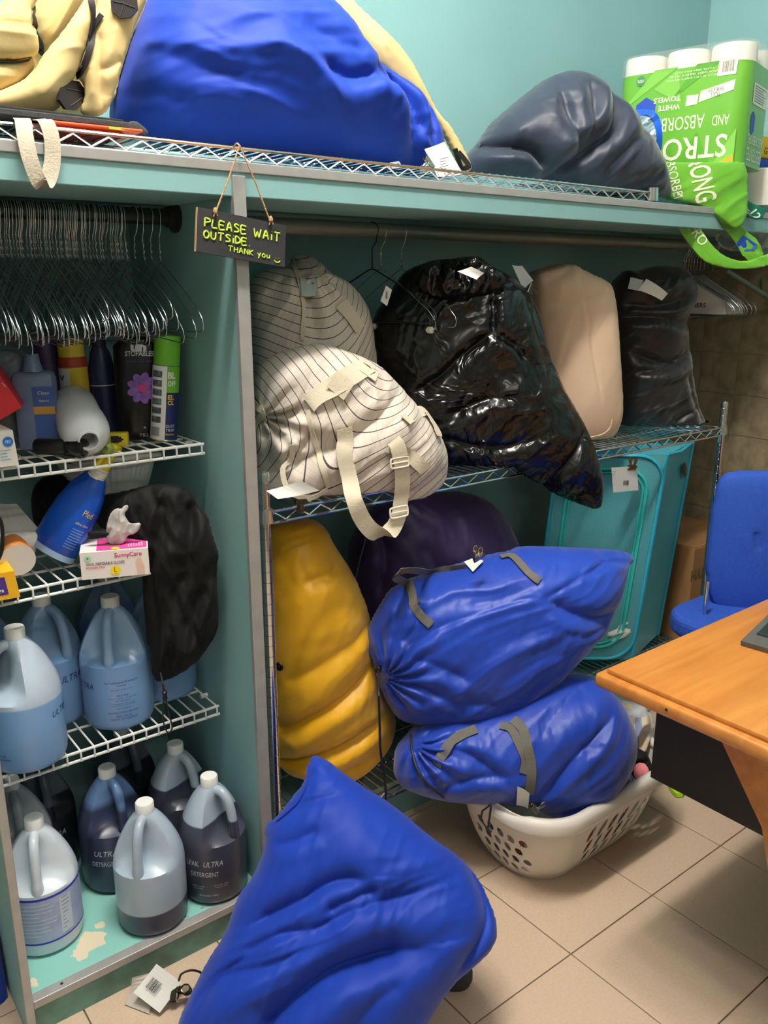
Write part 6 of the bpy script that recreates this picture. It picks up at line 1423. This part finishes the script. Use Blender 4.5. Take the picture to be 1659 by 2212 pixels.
# drop quads spanning a hole (all four corners on its edge)
o = meshobj('basket_wall', v, f, M_bask, bk_, True)
md = o.modifiers.new('thickness', 'SOLIDIFY'); md.thickness = 0.0028; md.offset = -1
mb = MB(); ring = [bask_pt(i/80, 0.004) for i in range(80)]; mb.prism(ring, (0,0,-0.003), (0,0,0.001)); mb.build('basket_floor', M_bask, bk_)
# rolled rim
v = []; f = []; K = 120; prof = [(0.0,-0.034),(0.016,-0.036),(0.0175,-0.028),(0.017,-0.010),(0.013,0.0),(0.004,0.005),(-0.008,0.003),(-0.012,-0.008),(-0.010,-0.014)]
for i in range(K):
    s = i/K; c = bask_pt(s, BH); d = (bask_pt(s+0.004, BH)-bask_pt(s-0.004, BH)).normalized(); out = Vector((d.y,-d.x,0))
    ds = min(abs(s-0.045), abs(s-0.045-1)); dip = 0.030*max(0.0, math.cos(min(1,ds/0.07)*math.pi/2)); thin = 1-0.45*(dip/0.030)
    for a_, b_ in prof: v.append(c+out*(a_*thin)+Vector((0,0,b_*thin-dip*0.6)))
P_ = len(prof)
for i in range(K):
    for j in range(P_-1): f.append((i*P_+j, ((i+1) % K)*P_+j, ((i+1) % K)*P_+j+1, i*P_+j+1))
meshobj('rim', v, f, M_bask, bk_, True)
# clothes in the basket
def plaid(name, base, c1, c2, sx=22, sy=16):
    m = bpy.data.materials.new(name); m.use_nodes = True; nt = m.node_tree; b = nt.nodes['Principled BSDF']; b.inputs['Roughness'].default_value = 0.85
    uv = nt.nodes.new('ShaderNodeUVMap'); sp_ = nt.nodes.new('ShaderNodeSeparateXYZ'); nt.links.new(uv.outputs[0], sp_.inputs[0])
    def band(sock, k, w_):
        a = nt.nodes.new('ShaderNodeMath'); a.operation = 'MULTIPLY'; nt.links.new(sock, a.inputs[0]); a.inputs[1].default_value = k
        q = nt.nodes.new('ShaderNodeMath'); q.operation = 'FRACT'; nt.links.new(a.outputs[0], q.inputs[0])
        l = nt.nodes.new('ShaderNodeMath'); l.operation = 'LESS_THAN'; nt.links.new(q.outputs[0], l.inputs[0]); l.inputs[1].default_value = w_; return l.outputs[0]
    c = mix(nt, band(sp_.outputs[0], sx, 0.35), srgb(base), srgb(c1)); c = mix(nt, band(sp_.outputs[1], sy, 0.3), c, srgb(c2)); nt.links.new(c, b.inputs['Base Color']); return m
tag(bag('plaid_shirt', [(1320,1520),(1345,1515),(1372,1525),(1392,1520),(1402,1545),(1400,1590),(1385,1625),(1360,1640),(1320,1640)], 1.27, 0.05, 0.06, plaid('cream_blue_plaid', (226,208,182), (150,166,196), (196,196,200)), nyaw=38, N=50, amp=0.03, fold=(1.1,0.1,0.04), seed=161), 'cream and blue plaid shirt heaped at the back of the laundry basket', 'clothes')
tag(bag('white_garment', [(1385,1530),(1414,1545),(1412,1600),(1406,1660),(1396,1640),(1380,1600)], 1.26, 0.012, 0.012, M_paper, nyaw=38, N=40, amp=0.01), 'plain white garment edge standing behind the plaid shirt', 'clothes')
tag(bag('black_garment', [(1340,1640),(1360,1620),(1395,1620),(1412,1660),(1405,1700),(1370,1720),(1340,1700)], 1.22, 0.03, 0.05, M_blackc, nyaw=38, N=40, amp=0.02, seed=171), 'black garment in the middle of the laundry basket', 'clothes')
tag(bag('pink_garment', [(1368,1668),(1376,1654),(1392,1650),(1402,1660),(1400,1678),(1384,1690),(1372,1684)], 1.19, 0.025, 0.025, mat('salmon_pink_cloth', (236,136,140), 0.8), nyaw=38, N=30, amp=0.012, fold=(1.2,0.05,0.02)), 'small rolled salmon pink garment at the basket rim', 'clothes')
tag(bag('blue_patterned_garment', [(1290,1740),(1325,1710),(1345,1690),(1360,1670),(1376,1690),(1386,1705),(1384,1720),(1350,1730),(1320,1752)], 1.16, 0.03, 0.05, plaid('blue_check_cloth', (214,206,196), (92,124,180), (150,168,204), 40, 36), nyaw=38, N=40, amp=0.02, seed=181, zmin=0.12), 'blue checked garment spilling over the basket rim beside the blue bag', 'clothes')
def clothes_fill(co): return co
tag(bag('mixed_laundry', [(1040,1790),(1100,1775),(1250,1790),(1380,1730),(1395,1760),(1330,1830),(1210,1870),(1080,1830)], 1.25, 0.05, 0.05, plaid('mixed_red_white_cloth', (212,200,190), (196,110,100), (120,124,130), 14, 11), nyaw=36, elev=60, N=60, amp=0.03, seed=191, zmin=0.012, xmin=1.38, xmax=1.82, ymin=1.19, ymax=1.42), 'heap of mixed laundry seen through the holes of the basket', 'clothes')
mb = MB(); q = [ax(1060,1738,1.285), ax(1042,1752,1.28), ax(1038,1770,1.285), ax(1054,1792,1.29), ax(1058,1762,1.288), ax(1061,1740,1.285)]; mb.tube(q, 0.0026, 6); mb.tube([ax(1050,1786,1.285), ax(1060,1798,1.285)], 0.004, 6); o = mb.build('drawstring_loop', M_black, lb, True)

# ------------------------------------------------------------------ desk, phone, chair, box
dk_ = thing('wooden_desk', (2.0,0.55,0), 'varnished orange-brown wooden desk jutting in at the lower right', 'desk')
M_wood = bpy.data.materials.new('varnished_pine'); M_wood.use_nodes = True; nt = M_wood.node_tree; b = nt.nodes['Principled BSDF']; b.inputs['Roughness'].default_value = 0.33; b.inputs['Coat Weight'].default_value = 0.25
tc = nt.nodes.new('ShaderNodeTexCoord'); mp = nt.nodes.new('ShaderNodeMapping'); mp.inputs['Scale'].default_value = (2.2,22,22); mp.inputs['Rotation'].default_value = (0,0,0.06); nt.links.new(tc.outputs['Object'], mp.inputs[0])
n1 = noise(nt, mp.outputs[0], 1.6, 6); n1.inputs['Distortion'].default_value = 0.6
r1 = ramp(nt, n1.outputs[0], 0.30, 0.72, srgb((182,112,48)), srgb((208,138,66))); nt.links.new(r1.outputs[0], b.inputs['Base Color'])
DX, DY, DZ = 1.285, 0.958, 0.752
mb = MB(); mb.box((DX+0.016,-0.05,DZ-0.012), (2.9,DY-0.016,DZ), bev=0.004); mb.build('desk_top', M_wood, dk_, True)
mb = MB(); mb.box((DX,-0.066,DZ-0.040), (2.916,DY,DZ-0.011), bev=0.007); mb.build('moulded_edge', M_wood, dk_, True)
M_dkp = mat('black_laminate', (20,18,18), 0.5)
mb = MB(); mb.box((1.45,-0.03,0.458), (1.462,0.914,DZ-0.040)); mb.build('black_panel', M_dkp, dk_)
mb = MB(); mb.box((2.50,-0.03,0.0), (2.53,0.92,DZ-0.040)); mb.build('black_panel', M_dkp, dk_)
P = [ax(1512,1575,1.40), ax(1668,1800,1.40)]; P[0].z = DZ-0.0405
gq = [Vector((1.40,P[0].y,DZ-0.0405)), Vector((1.40,P[1].y+0.02,P[1].z)), Vector((1.40,P[1].y-0.12,0.0)), Vector((1.40,0.10,0.0)), Vector((1.40,0.10,DZ-0.0405))]
mb = MB(); mb.prism(gq, (0,0,0), (0.03,0,0)); mb.build('leg_panel', M_wood, dk_)
mb = MB(); c = az(1503,1523,DZ-0.022); mb.lathe([(0.003,0),(0.003,0.001)], 8, along((DX-0.0005,0.79,DZ-0.022), (-1,0,0))); mb.build('knot_hole', M_dark, dk_)
# phone / terminal at the desk edge
tp0 = az(1612,1392,DZ+0.003)
ter = root_at('desk_phone', (tp0.x+0.10,tp0.y-0.06,DZ), 'dark grey desk device cut off at the right edge of the desk', 'device', 0.12)
mb = MB(); poly = [Vector((-0.10,0,0.001)), Vector((-0.102,0,0.012)), Vector((0.10,0,0.040)), Vector((0.10,0,0.001))]; mb.prism([q+Vector((0,-0.09,0)) for q in poly], (0,0,0), (0,0.17,0)); plink(mb, 'housing', mat('dark_grey_plastic', (84,82,80), 0.4), ter)
mb = MB(); poly = [Vector((-0.06,-0.075,0.0195)), Vector((0.09,-0.075,0.0403)), Vector((0.09,0.065,0.0403)), Vector((-0.06,0.065,0.0195))]; mb.add(poly, [(0,1,2,3)]); plink(mb, 'screen', mat('dark_screen', (30,34,34), 0.15), ter)
# office chair behind the desk
ch = thing('office_chair', ay(1600,1330,1.28), 'blue fabric office chair behind the desk in front of the tiled wall', 'chair')
M_chair = mat('blue_chair_fabric', (38,82,182), 0.85, c2=(34,74,172), vscale=120, bump=0.1, bscale=300)
bo = part('backrest', [(1526,1260),(1524,1210),(1530,1150),(1540,1090),(1548,1045),(1562,1024),(1590,1017),(1640,1016),(1700,1018),(1735,1040),(1748,1120),(1750,1240),(1720,1310),(1660,1330),(1590,1330),(1548,1312),(1532,1290)], 1.25, 0.05, 0.035, M_chair, ch, nyaw=48, p=0.32, N=90, it=2, creases=[([(1625,1140),(1630,1180)],0.008,0.012)])
sc = az(1560,1340,0.50); mb = MB()
cx, cy = 2.40, 1.16
v = rounded((cx-0.24,cy-0.22,0), (1,0,0), (0,1,0), 0.48, 0.46, 0.12)
mb.prism(v, (0,0,0.45), (0,0,0.515)); so_ = mb.build('seat', M_chair, ch)
md = so_.modifiers.new('soft', 'BEVEL'); md.width = 0.02; md.segments = 3
mb = MB(); mb.tube([(cx,cy,0.45),(cx,cy,0.10)], 0.025, 12); mb.build('column', M_dark, ch, True)
for k in range(5):
    a = k*2*math.pi/5+0.3; mb = MB(); mb.tube([(cx,cy,0.11),(cx+0.27*math.cos(a),cy+0.27*math.sin(a),0.065)], [0.02,0.012], 8); mb.lathe([(0.0,-0.012),(0.024,-0.012),(0.026,0),(0.024,0.012),(0,0.012)], 14, along((cx+0.27*math.cos(a),cy+0.27*math.sin(a),0.027), (-math.sin(a),math.cos(a),0)), False, False); mb.build('leg', M_blackp, ch, True)
bq = ay(1531,1296,1.27); mb = MB(); mb.tube([bq+Vector((0.02,0.02,-0.10)), bq+Vector((0.02,0.02,0.05))], 0.006, 8); mb.build('back_bar', M_chrome, ch, True)
# cardboard box beside the rack
bx = thing('cardboard_box', (2.9,1.75,0.12), 'brown cardboard box standing by the tiled wall behind the chair', 'box')
M_card = mat('corrugated_cardboard', (160,118,76), 0.85, c2=(150,110,70), vscale=10)
mb = MB(); mb.box((2.735,1.63,0.1215), (3.10,1.97,0.545), bev=0.002); mb.build('carton', M_card, bx)
for s in (0, 1):
    mb = MB(); y0 = 1.632+s*0.171; mb.box((2.737,y0,0.5455), (3.098,y0+0.165,0.549)); mb.build('flap', M_card, bx)
fit_text('HANGER', 0.20, 0.045, plane_fn((2.825,1.629,0.44), (1,0,0), (0,0,1), 0.0006), 'printed_lettering', mat('faded_print', (112,86,58), 0.8), bx, bold=0.02)

# ------------------------------------------------------------------ floor bits
tkc = [az(338,2082,0.075), az(392,2122,0.05), az(345,2188,0.012), az(288,2144,0.04)]
t = tag(sheet('laundry_ticket', [tkc[3], tkc[0], tkc[1], tkc[2]], M_paper, bend=0.004), 'white barcode ticket on the floor in front of the closet', 'ticket')
e1 = (tkc[0]-tkc[3]).normalized(); e2 = (tkc[3]-tkc[2]).normalized(); n_ = e1.cross(e2); cc = (tkc[0]+tkc[1]+tkc[2]+tkc[3])/4
barcode(t, cc-e1*0.004+e2*0.008+n_*0.0042, e2, -e1, 0.026, 0.022, 6) if False else None
def tick_pt(u, v): return tkc[3].lerp(tkc[0], u).lerp(tkc[2].lerp(tkc[1], u), v)
nn_ = (tkc[0]-tkc[3]).cross(tkc[2]-tkc[3]).normalized(); nn_ = nn_ if nn_.dot(CAM-cc) > 0 else -nn_
mb = MB(); r = random.Random(3); v0 = 0.18
while v0 < 0.55:
    w_ = r.choice((0.008,0.014,0.02)); q = [tick_pt(0.32,v0), tick_pt(0.66,v0), tick_pt(0.66,v0+w_), tick_pt(0.32,v0+w_)]
    mb.add([p_+nn_*0.0052 for p_ in q], [(0,1,2,3)]); v0 += w_+r.choice((0.01,0.016,0.022))
mb.build('printed_barcode', M_print, t)
tag(sheet('paper_slip', [az(270,2170,0.003), az(285,2112,0.05), az(330,2100,0.05), az(322,2190,0.003)], mat('thin_grey_paper', (196,188,178), 0.7, alpha=0.95), bend=0.006), 'thin curled slip of paper behind the floor ticket', 'ticket')
bulldog('bulldog_clip', az(371,2140,0.035), az(376,2105,0.05)-az(368,2180,0.015), RT, 'dark bulldog clip holding the ticket on the floor', 1.15, M_clipd)
mb = MB(); mb.tube(catmull([az(386,2120,0.05), az(392,2104,0.06), az(412,2096,0.06), az(432,2100,0.05), az(436,2112,0.04), az(424,2130,0.02)],5), 0.0026, 6); o = mb.build('drawstring', M_black, fb, True)
q = az(1462,1700,0.004); v = []
mb = MB(); pts = [az(x,y,0.003) for x, y in ((1436,1684),(1446,1706),(1460,1722),(1474,1722),(1486,1706),(1490,1690),(1470,1676))]
mb.prism(pts, (0,0,0), (0,0,0.012)); tag(mb.build('lime_scoop', mat('neon_lime', (176,226,24), 0.5)), 'neon lime plastic scoop on the floor under the desk panel', 'scoop')
# things beyond the left panel
tag(bag('laundry_bag', [(-160,2000),(-60,1980),(10,2010),(30,2100),(40,2260),(20,2400),(-160,2400)], 1.72, 0.06, 0.06, M_blue2, nyaw=15, N=50, amp=0.01, zmin=0.001, xmax=0.262), 'dark blue bag sliver at the lower left corner beyond the side panel', 'bag')
# tag and magnet clip on the yellow bag
byb = bvh_of(yb)
tag(sheet('laundry_ticket', [hit(byb,574,1390,0.01)[0], hit(byb,604,1396,0.012)[0], hit(byb,598,1420,0.012)[0], hit(byb,572,1450,0.01)[0]], M_paper), 'small ticket pinned on the yellow bag behind the chrome post', 'ticket')
c, n0 = hit(byb, 608, 1436, 0.008); mb = MB(); mb.lathe([(0,0),(0.011,0),(0.012,0.002),(0.011,0.004),(0.003,0.004),(0.0025,0.006),(0,0.006)], 18, along(c, n0)); tag(mb.build('clip_disc', M_blackp, None, True), 'round black clip disc on the yellow bag beside the chrome post', 'clip')
